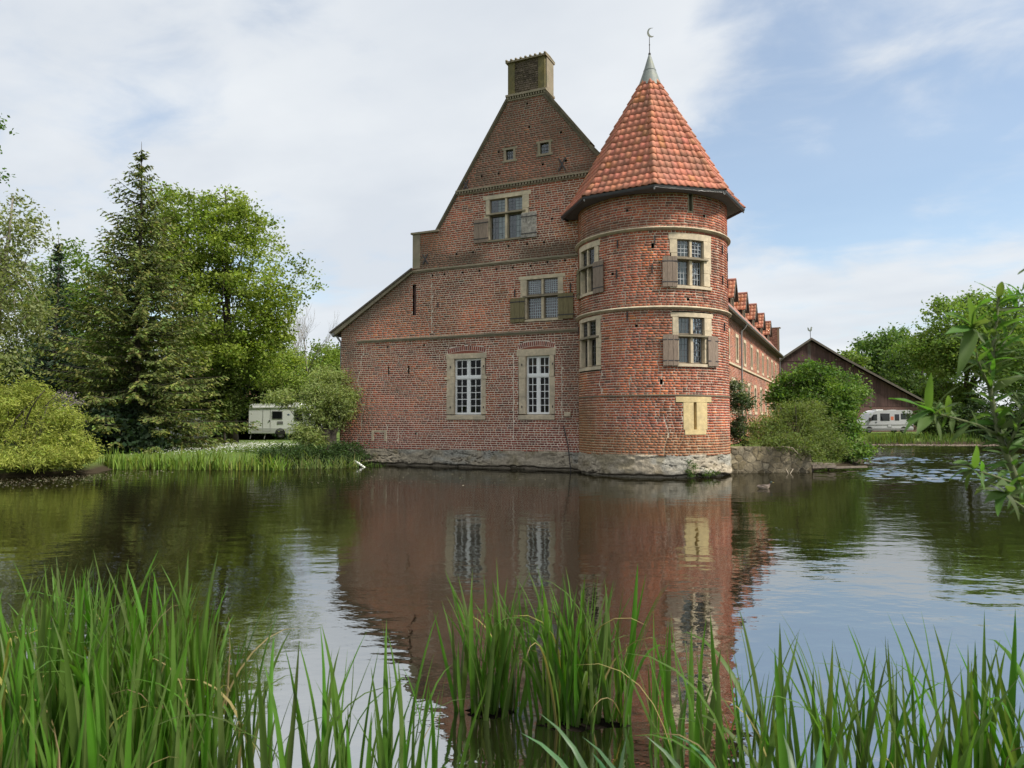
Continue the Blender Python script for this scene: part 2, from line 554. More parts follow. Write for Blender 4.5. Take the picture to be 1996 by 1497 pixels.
# ---------------------------------------------------------------- the setting: ground and water
POND = np.array([(-60, 3.1), (-3.2, 3.0), (-1.5, 2.5), (0.6, 2.35), (2.0, 2.3), (4.0, 3.0), (60, 3.1), (62, 61), (36, 60.5), (24.5, 59), (20.0, 46),
                 (17.0, 34.5), (14.2, 31.2), (11.6, 28.9), (11.0, 29.5), (8.2, 29.5), (5.0, 31.0), (-6.9, 35.0), (-7.9, 32.6), (-8.4, 30.3),
                 (-12.0, 29.7), (-16.4, 30.2), (-15.5, 27.2), (-18.6, 24.2), (-60, 18)], dtype=float)


def pond_dist(X, Y):
    """signed distance to the water's edge, positive on land"""
    n = len(POND)
    d = np.full(X.shape, 1e9)
    inside = np.zeros(X.shape, bool)
    for i in range(n):
        ax, ay = POND[i]
        bx, by = POND[(i + 1) % n]
        ex, ey = bx - ax, by - ay
        t = np.clip(((X - ax) * ex + (Y - ay) * ey) / (ex * ex + ey * ey), 0, 1)
        d = np.minimum(d, np.hypot(X - ax - t * ex, Y - ay - t * ey))
        c = ((ay > Y) != (by > Y)) & (X < (bx - ax) * (Y - ay) / (by - ay + 1e-12) + ax)
        inside ^= c
    return np.where(inside, -d, d)


def ground_z(X, Y):
    X = np.asarray(X, float); Y = np.asarray(Y, float)
    d = pond_dist(X, Y) + (fbm(X * 0.8, Y * 0.8, 3) - 0.5) * 0.5
    z = np.where(d > 0, 0.02 + 0.42 * sstep(0, 1.1, d), -0.75 * sstep(0, 1.4, -d))
    z = z + np.where(d > 1, (fbm(X * 0.15, Y * 0.15, 9) - 0.5) * 0.25 * sstep(1, 5, d), 0)
    return z


def build_ground():
    xs = np.concatenate([np.linspace(-1500, -70, 16)[:-1], np.arange(-70, -24, 2.0), np.arange(-24, 26, 0.45), np.arange(26, 70, 1.5), np.linspace(70, 1500, 16)])
    ys = np.concatenate([np.linspace(-600, -8, 10)[:-1], np.arange(-8, 7, 0.35), np.arange(7, 22, 1.5), np.arange(22, 62, 0.6), np.arange(62, 110, 3.0), np.linspace(112, 2200, 16)])
    X, Y = np.meshgrid(xs, ys)
    Z = ground_z(X, Y)
    V = np.stack([X, Y, Z], -1).reshape(-1, 3)
    nx, ny = len(xs), len(ys)
    i = (np.arange(ny - 1)[:, None] * nx + np.arange(nx - 1)[None, :]).ravel()
    F = np.stack([i, i + 1, i + 1 + nx, i + nx], -1)
    me = np_mesh('ground', V, F)
    tag(link_mesh('ground', me, ground_mat(), None, True), 'grassy ground around the pond', None, None, 'structure')
    xs = np.concatenate([np.linspace(-70, 8, 40)[:-1], np.arange(8, 37, 0.13), np.linspace(37, 70, 16)])
    ys = np.concatenate([np.linspace(-1, 18, 20)[:-1], np.arange(18, 58, 0.15), np.linspace(58, 66, 6)])
    X, Y = np.meshgrid(xs, ys)
    wind = sstep(10.5, 15.5, X + 0.05 * Y + 3 * (fbm(X * 0.2, Y * 0.2, 81) - 0.5)) * sstep(18.5, 23, Y) * sstep(57, 50, Y) * sstep(36.5, 33, X)
    wind = wind * (0.25 + 0.95 * sstep(0.38, 0.62, fbm(X * 0.10, Y * 0.22, 83, 3)))
    a = 1 - np.abs(2 * fbm(X * 0.95 + 0.35 * Y, Y * 1.5 - 0.2 * X, 85, 3) - 1)
    b = fbm(X * 2.1 - 0.5 * Y, Y * 2.6, 87, 2)
    Z = wind * (0.11 * (a - 0.7) + 0.065 * (b - 0.5))
    V = np.stack([X, Y, Z], -1).reshape(-1, 3)
    nx, ny = len(xs), len(ys)
    i = (np.arange(ny - 1)[:, None] * nx + np.arange(nx - 1)[None, :]).ravel()
    F = np.stack([i, i + 1, i + 1 + nx, i + nx], -1)
    tag(link_mesh('water', np_mesh('water', V, F), water_mat(), None, True), 'dark still moat water reflecting the manor', None, None, 'structure')


build_ground()

# ---------------------------------------------------------------- wall spaces
FA = Vector((2.52, 28.6, 0)); FD = Vector((0.9063, -0.4226, 0)); FN = Vector((-0.4226, -0.9063, 0))
TC = Vector((5.39, 27.88, 0)); TR = 2.82
WD = Vector((0.4226, 0.9063, 0)); WN = Vector((0.9063, -0.4226, 0))


def plane_map(o, du, dn):
    def M(u, v, d):
        if isinstance(u, np.ndarray):
            v = np.broadcast_to(v, u.shape); d = np.broadcast_to(d, u.shape)
            return np.stack([o.x + du.x * u + dn.x * d, o.y + du.y * u + dn.y * d, o.z + v], -1)
        return Vector((o.x + du.x * u + dn.x * d, o.y + du.y * u + dn.y * d, o.z + v))
    return M


def cyl_map(c, R):
    def M(u, v, d):
        if isinstance(u, np.ndarray):
            v = np.broadcast_to(v, u.shape); d = np.broadcast_to(d, u.shape)
            return np.stack([c.x + (R + d) * np.cos(u / R), c.y + (R + d) * np.sin(u / R), v + 0 * u], -1)
        return Vector((c.x + (R + d) * math.cos(u / R), c.y + (R + d) * math.sin(u / R), v))
    return M


MF = plane_map(FA, FD, FN)                 # facade: u runs right (u = -t)
MT = cyl_map(TC, TR)                       # tower: u = TR * angle
MW = plane_map(TC, WD, WN)                 # long wing: u runs away from the viewer
CORNER = FA - FD * 11.47
ML = plane_map(CORNER, Vector((-0.4226, -0.9063, 0)), Vector((-0.9063, 0.4226, 0)))   # left side wall: u = -distance back


def TU(deg):
    return TR * math.radians(deg)


PITCH_B = 0.0915


def subtract(iv, a, b):
    out = []
    for x0, x1 in iv:
        if b <= x0 or a >= x1:
            out.append((x0, x1))
        else:
            if a > x0: out.append((x0, a))
            if b < x1: out.append((b, x1))
    return out


def brick_rows(z0, z1, sil, excl, seed, jv=0.019, jh=0.018, seams=()):
    """rows of bricks as (u0,u1,v0,v1), and the mortar pieces behind them"""
    r = random.Random(seed)
    B, Mo = [], []
    n = int(round((z1 - z0) / PITCH_B))
    p = (z1 - z0) / n
    for i in range(n):
        a, b = z0 + i * p, z0 + (i + 1) * p
        zc = (a + b) / 2
        s = sil(zc)
        if s is None:
            continue
        iv = [s]
        for e in excl:
            if callable(e):
                q = e(zc)
                if q: iv = subtract(iv, *q)
            elif e[2] < zc < e[3]:
                iv = subtract(iv, e[0], e[1])
        for u0, u1 in iv:
            k = max(1, int((u1 - u0) / 0.45))
            for j in range(k):
                Mo.append((u0 + (u1 - u0) * j / k, u0 + (u1 - u0) * (j + 1) / k, a, b))
            x = u0 - r.random() * 0.2
            row_st = (i % 2 == 0) if r.random() < 0.9 else r.random() < 0.5
            while x < u1:
                st = row_st if r.random() < 0.86 else not row_st
                L = (0.268 if st else 0.132) * r.uniform(0.9, 1.08)
                lo, hi = max(x + jh / 2, u0 + 0.002), min(x + L - jh / 2, u1 - 0.002)
                pcs = [(lo, hi)]
                for q in seams:
                    k_ = q(zc)
                    if k_ is not None:
                        pcs = subtract(pcs, k_ - 0.016, k_ + 0.016)
                for lo, hi in pcs:
                    if hi - lo > 0.035:
                        j = r.uniform(-0.004, 0.004)
                        B.append((lo, hi, a + jv / 2 + j, b - jv / 2 + j + r.uniform(-0.003, 0.002)))
                x += L
    return np.array(B), np.array(Mo)


PAL = np.array([(0.315, 0.105, 0.070), (0.275, 0.088, 0.063), (0.235, 0.080, 0.062), (0.175, 0.068, 0.058), (0.345, 0.128, 0.074), (0.125, 0.062, 0.056), (0.385, 0.150, 0.075)])
PALW = np.array([0.31, 0.28, 0.20, 0.10, 0.06, 0.035, 0.015])


def brick_wall(name, M, z0, z1, sil, excl, seed, stain, parent, single=0, key=None, warm=1.0, jv=0.019, jh=0.018, mort=(0.68, 0.575, 0.46), seams=(), dark=1.0):
    """mortar bed (the wall) with its bricks standing proud of it; the `single` largest ones are pieces of their own"""
    B, Mo = brick_rows(z0, z1, sil, excl, seed, jv, jh, seams)
    rg = np.random.default_rng(seed)
    # mortar
    u0, u1, v0, v1 = Mo.T
    cu = np.stack([u0, u1, u1, u0], 1).ravel(); cv = np.stack([v0, v0, v1, v1], 1).ravel()
    V = M(cu, cv, np.full(cu.shape, -0.005))
    base = np.array(mort)
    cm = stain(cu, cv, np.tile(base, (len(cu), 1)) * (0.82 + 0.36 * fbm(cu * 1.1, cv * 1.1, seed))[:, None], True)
    F = np.arange(len(cu)).reshape(-1, 4)
    wall = link_mesh(name, np_mesh(name, V, F, cm), M_MORTAR, parent)
    # bricks
    n = len(B)
    u0, u1, v0, v1 = B.T
    df = rg.uniform(-0.002, 0.004, n)
    ii = 0.0025
    U = np.stack([u0, u1, u1, u0, u0 + ii, u1 - ii, u1 - ii, u0 + ii], 1)
    Vv = np.stack([v0, v0, v1, v1, v0 + ii, v0 + ii, v1 - ii, v1 - ii], 1)
    D = np.concatenate([np.full((n, 4), -0.013), np.repeat(df[:, None], 4, 1)], 1)
    P = M(U.ravel(), Vv.ravel(), D.ravel()).reshape(n, 8, 3)
    cu, cv = (u0 + u1) / 2, (v0 + v1) / 2
    # drift of the mix of fired colours over the wall
    idx = rg.choice(len(PAL), n, p=PALW)
    c = dark * PAL[idx] * rg.uniform(0.84, 1.18, (n, 1)) * np.array([warm * 1.14, 1.0, 0.84])
    c = c * (0.62 + 0.76 * fbm(cu * 0.7, cv * 0.9, seed + 5))[:, None]
    pt = sstep(0.55, 0.66, fbm(cu * 0.45 + 9, cv * 0.6, seed + 8, 3))[:, None]
    c = c * (1 - pt) + c * np.array([1.14, 1.15, 0.95]) * pt
    pt = sstep(0.58, 0.68, fbm(cu * 0.5 - 4, cv * 0.55, seed + 12, 3))[:, None]
    c = c * (1 - 0.32 * pt)
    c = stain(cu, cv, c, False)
    C8 = np.repeat(c[:, None, :], 8, 1)
    FT = np.array([(4, 5, 6, 7), (0, 1, 5, 4), (1, 2, 6, 5), (2, 3, 7, 6), (3, 0, 4, 7)])
    sel = np.zeros(n, bool)
    if single:
        k = key(cu, cv, u1 - u0)
        sel[np.argsort(-k)[:single]] = True
    rest = np.where(~sel)[0]
    F = (np.arange(len(rest))[:, None, None] * 8 + FT[None]).reshape(-1, 4)
    o = link_mesh('brick_field', np_mesh('brick_field', P[rest].reshape(-1, 3), F, C8[rest].reshape(-1, 3)), M_BRICK, wall)
    tag(o, kind='stuff')
    for i in np.where(sel)[0]:
        ctr = P[i].mean(0)
        me = np_mesh('brick', P[i] - ctr, FT, C8[i])
        b = link_mesh('brick', me, M_BRICK, None)
        b.location = ctr
        b.parent = wall
    return wall


def lerp(c, tgt, w):
    w = np.clip(w, 0, 1)[:, None]
    return c * (1 - w) + np.array(tgt) * w


def stain_facade(u, v, c, mortar):
    t = -u
    nz = fbm(u * 0.9, v * 0.9, 21); n2 = fbm(u * 0.35, v * 1.3, 33)
    roofline = np.where(v < 8.5, 11.6 - (v - 6.05) / 0.61, 99)
    g = np.zeros(len(u))
    g = np.maximum(g, sstep(11.7, 12.0, v) * (0.66 + 0.9 * (nz - 0.5)))
    g = np.maximum(g, sstep(12.75, 11.9, v) * sstep(11.7, 11.8, v) * 0.75)
    g = np.maximum(g, sstep(8.5, 8.6, v) * sstep(9.45, 8.85, v) * (0.9 * sstep(0.3, 0.55, nz)))
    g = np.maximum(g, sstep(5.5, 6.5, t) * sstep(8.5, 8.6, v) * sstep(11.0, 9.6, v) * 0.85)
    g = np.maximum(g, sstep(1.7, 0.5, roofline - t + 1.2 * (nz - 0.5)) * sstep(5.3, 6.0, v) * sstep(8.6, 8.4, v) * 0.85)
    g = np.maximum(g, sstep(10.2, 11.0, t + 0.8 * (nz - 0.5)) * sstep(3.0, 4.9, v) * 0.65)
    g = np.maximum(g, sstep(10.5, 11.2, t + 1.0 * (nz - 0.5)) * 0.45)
    g = np.maximum(g, sstep(1.3, 0.3, t + 0.6 * (nz - 0.5)) * sstep(5.6, 4.9, v) * sstep(1.0, 2.2, v) * 0.62)
    g = np.maximum(g, sstep(1.6, 0.6, t) * sstep(5.55, 5.7, v) * sstep(6.5, 5.9, v) * 0.7)
    g = np.maximum(g, sstep(0.58, 0.76, nz) * 0.36)
    g = np.maximum(g, sstep(0.54, 0.66, fbm(u * 0.28 + 3, v * 0.33, 91, 3)) * 0.2)
    streak = sstep(0.45, 0.7, fbm(u * 5.0, v * 0.5, 61))
    for (a, b, z1, dz) in ((-5.9, -3.9, 2.0, 0.9), (-2.55, -0.85, 2.0, 0.8), (-4.1, -2.0, 9.4, 0.8), (-2.4, -0.5, 5.97, 0.5), (-10.5, 0.2, 5.5, 0.45), (-7.6, 0.2, 8.5, 0.5)):
        g = np.maximum(g, ((u > a) & (u < b) & (v < z1)) * sstep(z1 - dz, z1, v) * streak * 0.6)
    if mortar:
        c = lerp(c, (0.155, 0.135, 0.095), g * 0.95)
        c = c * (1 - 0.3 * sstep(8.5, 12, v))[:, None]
        c = lerp(c, (0.78, 0.665, 0.54), sstep(5.6, 4.8, v) * 0.5 * (1 - g))
    else:
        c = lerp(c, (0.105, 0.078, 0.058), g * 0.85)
        c = lerp(c, (0.21, 0.055, 0.058), sstep(2.6, 1.0, v) * 0.35)
        c = lerp(c, (0.37, 0.125, 0.055), sstep(0.5, 0.7, n2) * sstep(9.0, 9.8, v) * sstep(11.7, 11.2, v) * 0.5)
    return c


def stain_tower(u, v, c, mortar):
    a = np.degrees(u / TR)
    nz = fbm(u * 0.8, v * 0.8, 51)
    y = sstep(-128, -158, a + 26 * (nz - 0.5)) * sstep(3.2, 2.2, v) * 0.75
    y = np.maximum(y, sstep(1.9, 1.1, v + 0.8 * (nz - 0.5)) * 0.55)
    y = np.maximum(y, sstep(-150, -168, a) * 0.35)
    dk = sstep(0.56, 0.76, nz) * 0.38
    streak = sstep(0.45, 0.7, fbm(u * 5.0, v * 0.5, 62))
    for (p, q, z1, dz) in ((-90, -53, 6.55, 0.6), (-89, -52, 3.83, 0.8), (-176, -140, 6.55, 0.6), (-176, -140, 3.8, 0.9), (-205, 15, 5.82, 0.4), (-205, 15, 8.6, 0.4), (-205, 15, 2.8, 0.3)):
        dk = np.maximum(dk, ((a > p) & (a < q) & (v < z1)) * sstep(z1 - dz, z1, v) * streak * 0.5)
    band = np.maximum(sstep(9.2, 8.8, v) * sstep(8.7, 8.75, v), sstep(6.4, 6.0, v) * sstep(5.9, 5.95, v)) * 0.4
    if mortar:
        c = lerp(c, (0.46, 0.34, 0.16), y * 0.8)
        c = lerp(c, (0.2, 0.17, 0.12), dk + band)
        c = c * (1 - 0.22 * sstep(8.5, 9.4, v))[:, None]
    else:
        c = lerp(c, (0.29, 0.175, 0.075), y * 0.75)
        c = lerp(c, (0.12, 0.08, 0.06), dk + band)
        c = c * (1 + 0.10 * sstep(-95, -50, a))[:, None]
    return c


def stain_eave_shade(u, v, c, mortar):
    nz = fbm(u * 0.4, v * 0.8, 71)
    c = lerp(c, (0.14, 0.11, 0.09), sstep(7.7, 8.7, v) * 0.75) if not mortar else lerp(c, (0.18, 0.15, 0.12), sstep(7.7, 8.7, v) * 0.8)  # shade under the wing eave, painted into brick and mortar colour
    return lerp(c, (0.16, 0.11, 0.08), sstep(0.6, 0.8, nz) * 0.4)


# ---------------------------------------------------------------- rubble stones
def stones(M, u0, u1, v0, v1, seed, parent, batter=0.0, hmin=0.06, hmax=0.15, lmin=0.10, lmax=0.42, depth=0.03, pale=1.0, limit=300, vis=None):
    r = random.Random(seed)
    v = v0
    made = []
    while v < v1 - 0.03:
        h = min(r.uniform(hmin, hmax), v1 - v)
        u = u0 - r.random() * 0.2
        while u < u1:
            L = r.uniform(lmin, lmax)
            a, b = max(u, u0), min(u + L, u1)
            if b - a > 0.05:
                made.append((a, b, v, v + h))
            u += L
        v += h
    field = MB()
    made.sort(key=lambda q: -(q[1] - q[0]) * (q[3] - q[2]) - (50 if vis is None or vis(0.5 * (q[0] + q[1])) else 0))
    for k, (a, b, c, d) in enumerate(made):
        g = 0.005
        jx, jy = 0.22 * (b - a), 0.26 * (d - c)
        base = [(a, c), ((a + b) / 2, c), (b, c), (b, (c + d) / 2), (b, d), ((a + b) / 2, d), (a, d), (a, (c + d) / 2)]
        mx, my = (a + b) / 2, (c + d) / 2
        o8, i8 = [], []
        for (x, y) in base:
            x += r.uniform(-0.5, 0.5) * jx * 0.6; y += r.uniform(-0.5, 0.5) * jy * 1.0
            x += g if x < mx else -g; y += g if y < my else -g
            o8.append((x, y)); i8.append((mx + (x - mx) * 0.80, my + (y - my) * 0.74))
        f = depth * r.uniform(0.1, 1.35)
        bt = lambda y: batter * (v1 - y)
        P = [M(x, y, -0.05 + bt(y)) for x, y in o8] + [M(x, y, f * r.uniform(0.55, 1.2) + bt(y)) for x, y in i8] + [M(mx, my, f * 1.15 + bt(my))]
        Fc = [(i, (i + 1) % 8, 8 + (i + 1) % 8, 8 + i) for i in range(8)] + [(8 + i, 8 + (i + 1) % 8, 16) for i in range(8)]
        w = r.uniform(0.65, 1.25) * pale
        tint = r.choice([(0.33, 0.285, 0.215), (0.36, 0.32, 0.25), (0.30, 0.255, 0.18), (0.40, 0.35, 0.28), (0.25, 0.22, 0.17)])
        wet = 0.34 + 0.66 * float(sstep(0.02, 0.26, np.array(my + 0.12 * (r.random() - 0.5))))
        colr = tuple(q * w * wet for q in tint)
        if k < limit:
            mb = MB(); mb.col = colr
            mb.add(P, Fc)
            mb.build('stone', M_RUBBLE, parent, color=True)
        else:
            field.col = colr
            field.add(P, Fc)
    if field.v:
        tag(field.build('stone_field', M_RUBBLE, parent, color=True), kind='stuff')


def rough_wall(name, M, u0, u1, v0, v1, seed, parent, batter=0.1, amp=0.07, pale=1.0):
    """weathered rubble face: layered, cracked relief with an undercut at the waterline"""
    nu, nv = int((u1 - u0) / 0.034), int((v1 - v0) / 0.026)
    uu, vv = np.meshgrid(np.linspace(u0, u1, nu + 1), np.linspace(v0, v1, nv + 1))
    u, v = uu.ravel(), vv.ravel()
    wob = v + 0.10 * (fbm(u * 1.7, v * 1.2, seed + 2) - 0.5)
    rid = 1 - np.abs(2 * fbm(u * 2.6, wob * 8.0, seed) - 1)          # thin layers
    blk = fbm(u * 1.5, wob * 4.0, seed + 4, 3)
    fine = fbm(u * 11, v * 14, seed + 6, 3)
    crack = sstep(0.93, 0.985, rid) * sstep(0.35, 0.6, fbm(u * 1.3, v * 2.0, seed + 9, 2))
    d = batter * (v1 - v) + amp * (blk - 0.45) * 1.3 + 0.35 * amp * (fine - 0.5) - 0.75 * amp * crack
    edge = 0.07 * (fbm(u * 2.2, u * 0, seed + 11, 3) - 0.5) * 2
    d = d - 0.16 * sstep(0.10, 0.02, v - 0.03 - edge)
    d = np.where(v > v1 - 0.03, d * 0.4, d)
    P = M(u, v + 0.02 * (fine - 0.5) * (v < v1 - 0.04), d)
    c = np.array([[0.40, 0.345, 0.26]]) * pale * (0.62 + 0.5 * blk + 0.35 * (fine - 0.5))[:, None]
    c = lerp(c, np.array([0.30, 0.30, 0.27]) * pale, sstep(0.5, 0.66, fbm(u * 0.7, v * 1.5, seed + 15)) * 0.7)
    c = lerp(c, (0.12, 0.10, 0.075), crack * 0.65)
    c = lerp(c, (0.16, 0.13, 0.06), sstep(0.55, 0.75, fbm(u * 1.9, v * 2.6, seed + 20)) * 0.5)
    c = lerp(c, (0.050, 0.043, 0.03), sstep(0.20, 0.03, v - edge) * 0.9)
    i = (np.arange(nv)[:, None] * (nu + 1) + np.arange(nu)[None]).ravel()
    F = np.stack([i, i + 1, i + nu + 2, i + nu + 1], 1)
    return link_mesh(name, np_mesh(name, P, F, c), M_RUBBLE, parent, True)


def crazy_stones(M, u0, u1, v0, v1, n, seed, parent, pale=1.0, depth=0.03, limit=300):
    """irregular fitted stones: cells around scattered seeds, each a block of its own"""
    r = random.Random(seed)
    S = []
    tries = 0
    while len(S) < n and tries < 20000:
        tries += 1
        p = (r.uniform(u0, u1), r.uniform(v0, v1))
        if all(math.hypot((p[0] - q[0]) * 0.75, p[1] - q[1]) > 0.62 * math.sqrt((u1 - u0) * (v1 - v0) / n) for q in S):
            S.append(p)
    for k, p in enumerate(S):
        poly = [(u0, v0), (u1, v0), (u1, v1), (u0, v1)]
        for q in S:
            if q is p or math.hypot(p[0] - q[0], p[1] - q[1]) > 1.6:
                continue
            mx, my = (p[0] + q[0]) / 2, (p[1] + q[1]) / 2
            nx, ny = q[0] - p[0], q[1] - p[1]
            L = math.hypot(nx, ny); nx /= L; ny /= L
            g = 0.006
            out = []
            for i in range(len(poly)):
                a, b = poly[i], poly[(i + 1) % len(poly)]
                da = (a[0] - mx) * nx + (a[1] - my) * ny + g; db = (b[0] - mx) * nx + (b[1] - my) * ny + g
                if da <= 0: out.append(a)
                if da * db < 0:
                    f = da / (da - db)
                    out.append((a[0] + (b[0] - a[0]) * f, a[1] + (b[1] - a[1]) * f))
            poly = out
            if len(poly) < 3: break
        if len(poly) < 3: continue
        cx = sum(a for a, b in poly) / len(poly); cy = sum(b for a, b in poly) / len(poly)
        m = len(poly)
        f = 0.008 + depth * r.uniform(0.15, 0.8)
        inn = [(cx + (a - cx) * 0.86, cy + (b - cy) * 0.84) for a, b in poly]
        P = [M(a, b, -0.04) for a, b in poly] + [M(a, b, f * r.uniform(0.6, 1.15)) for a, b in inn] + [M(cx, cy, f * 1.2)]
        Fc = [(i, (i + 1) % m, m + (i + 1) % m, m + i) for i in range(m)] + [(m + i, m + (i + 1) % m, 2 * m) for i in range(m)]
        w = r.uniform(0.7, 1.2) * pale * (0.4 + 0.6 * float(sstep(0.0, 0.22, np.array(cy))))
        t_ = r.choice([(0.27, 0.225, 0.14), (0.30, 0.25, 0.165), (0.24, 0.21, 0.15), (0.33, 0.28, 0.19)])
        mb = MB(); mb.col = tuple(q * w for q in t_)
        mb.add(P, Fc)
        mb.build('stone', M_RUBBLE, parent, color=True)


# ---------------------------------------------------------------- pantiles
TX = np.array([0.0, 0.12, 0.28, 0.44, 0.58, 0.78, 1.0])
TH = np.array([0.004, 0.024, 0.034, 0.024, 0.005, -0.006, 0.004])


def tile_array(P, tiles, w, l, clamp=None, seed=0, base=(0.52, 0.225, 0.155), amp=1.0):
    """S-shaped clay tiles at (u,s) on a roof surface P(u,s,h); returns verts (n,21,3), faces, colours (n,3)"""
    rg = np.random.default_rng(seed)
    T = np.array(tiles, float)
    n = len(T)
    u = T[:, :1] + (TX[None] - 0.5) * w * 1.04
    sj = rg.normal(0, 0.006, (n, 1)); hj = rg.normal(0, 0.003, (n, 1))
    s0 = T[:, 1:2] + sj + 0 * u
    s1 = T[:, 1:2] + l * 1.16 + 0 * u
    ua, ub = u, u
    if clamp is not None:
        ca, cb = clamp(s0), clamp(s1)
        ua, ub = np.clip(u, -ca, ca), np.clip(u, -cb, cb)
    h = TH[None] * amp + hj
    a = P(ua, s0, h + 0.023)
    b = P(ub, s1, h + 0.004)
    c = P(ua, s0 + 0.004, h - 0.004)
    V = np.concatenate([a, b, c], 1)
    k = np.arange(6)
    F = np.concatenate([np.stack([k, k + 1, k + 8, k + 7], 1), np.stack([k + 14, k + 15, k + 1, k], 1)])
    col = np.array(base) * rg.uniform(0.86, 1.12, (n, 1)) * (1 + rg.normal(0, 0.035, (n, 3)))
    old = rg.random(n) < 0.16
    col[old] *= np.array([0.80, 0.83, 0.86])
    new = rg.random(n) < 0.04
    col[new] = np.array([0.55, 0.22, 0.10]) * rg.uniform(0.85, 1.1, (new.sum(), 1))
    return V, F, np.clip(col, 0.02, 0.9)


def tiles_joined(name, V, F, col, parent, mat=None):
    n, k, _ = V.shape
    FF = (np.arange(n)[:, None, None] * k + F[None]).reshape(-1, 4)
    me = np_mesh(name, V.reshape(-1, 3), FF, np.repeat(col, k, 0))
    return tag(link_mesh(name, me, mat or M_TILE, parent), kind='stuff')


def tiles_single(name, V, F, col, parent):
    for i in range(len(V)):
        c = V[i].mean(0)
        o = link_mesh(name, np_mesh(name, V[i] - c, F, np.repeat(col[i:i + 1], V.shape[1], 0)), M_TILE, None)
        o.location = c
        o.parent = parent


# ---------------------------------------------------------------- windows and shutters
def jamb_blocks(M, u0, u1, z0, z1, win, mat, side, nu=1):
    """jamb of worn stone blocks, each a little different in width and face"""
    r = random.Random(int(abs(u0 * 53 + z0 * 29) * 100))
    k = 3 if z1 - z0 > 1.2 else 2
    zz = [z0 + (z1 - z0) * (i + (r.uniform(-0.16, 0.16) if 0 < i < k else 0)) / k for i in range(k + 1)]
    for a, b in zip(zz[:-1], zz[1:]):
        w = r.uniform(-0.045, 0.05)
        m = MB()
        m.mbox(M, u0 - (w if side < 0 else 0), u1 + (w if side > 0 else 0), a + 0.003, b - 0.003, -0.24, 0.008 + r.uniform(0, 0.012), nu)
        m.build('jamb', mat, win, bevel=0.009)


def cross_window(M, fu0, fu1, fz0, fz1, gu0, gu1, gz0, gz1, zt, parent, nu=1, curtain='', lintel_over=0.06, leads=(4, 4), sill_mat=None, stone=None, lead_mat=None):
    """stone cross-window: surround with mullion and transom, four lights with leaded glass"""
    stone = stone or M_STONE
    w = MB()
    zs = gz0; zl = gz1
    w.mring(M, gu0 - 0.02, gu1 + 0.02, gz0 - 0.02, gz1 + 0.02, 0.04, -0.238, -0.19)
    win = w.build('window', M_OAK, parent)
    def part(name, mat, *a, bevel=0.006, **k):
        mb = MB(); mb.mbox(M, *a, **k)
        return mb.build(name, mat, win, bevel=bevel)
    jamb_blocks(M, fu0, gu0, zs, zl, win, stone, -1, nu=max(1, nu // 2))
    jamb_blocks(M, gu1, fu1, zs, zl, win, stone, 1, nu=max(1, nu // 2))
    part('lintel', stone, fu0 - lintel_over, fu1 + lintel_over, zl, fz1, -0.24, 0.018, nu=nu)
    part('sill', M_STONE_G if sill_mat else stone, fu0 - 0.02, fu1 + 0.02, fz0, zs, -0.24, 0.05, nu=nu, slope=0.03)
    gm = (gu0 + gu1) / 2
    part('mullion', stone, gm - 0.055, gm + 0.055, zs, zt - 0.05, -0.2, -0.03)
    part('mullion', stone, gm - 0.045, gm + 0.045, zt + 0.05, zl, -0.2, -0.03)
    part('transom', M_STONE_G, gu0 - 0.16, gu1 + 0.16, zt - 0.05, zt + 0.05, -0.2, 0.075, nu=nu, slope=0.035)
    lights = [(gu0, gm - 0.055, zs, zt - 0.05, -0.17), (gm + 0.055, gu1, zs, zt - 0.05, -0.17), (gu0, gm - 0.045, zt + 0.05, zl, -0.11), (gm + 0.045, gu1, zt + 0.05, zl, -0.11)]
    for k, (a, b, c, d, dd) in enumerate(lights):
        fr = MB()
        q = 0.035
        fr.mring(M, a, b, c, d, q, dd - 0.03, dd + 0.025)
        fr.build('casement', M_OAK, win)
        pn = MB(); pn.mbox(M, a + q, b - q, c + q, d - q, dd - 0.004, dd + 0.004)
        pn.build('pane', M_GLASS, win)
        ld = MB()
        nc, nr = leads
        lw = 0.009 if lead_mat else 0.007
        for i in range(1, nc):
            x = a + q + (b - a - 2 * q) * i / nc
            ld.mbox(M, x - lw, x + lw, c + q, d - q, dd - 0.008, dd + 0.009)
        for i in range(1, nr):
            y = c + q + (d - c - 2 * q) * i / nr
            ld.mbox(M, a + q, b - q, y - lw, y + lw, dd - 0.007, dd + 0.010)
        tag(ld.build('leading', lead_mat or M_LEADCAME, win), kind='stuff')
        if str(k) in curtain:
            cu = MB()
            x0, x1 = (a + 0.02, b - 0.02)
            if 'half' in curtain:
                x0 = a + (b - a) * 0.4
            n = 14
            P = []
            for i in range(n + 1):
                x = x0 + (x1 - x0) * i / n
                e = -0.03 * math.sin(i * 2.1)
                P += [M(x, c, dd - 0.12 + e), M(x, d, dd - 0.12 + e)]
            cu.add(P, [(2 * i, 2 * i + 2, 2 * i + 3, 2 * i + 1) for i in range(n)])
            cu.build('curtain', M_CURTAIN, win, smooth=True)
    return win


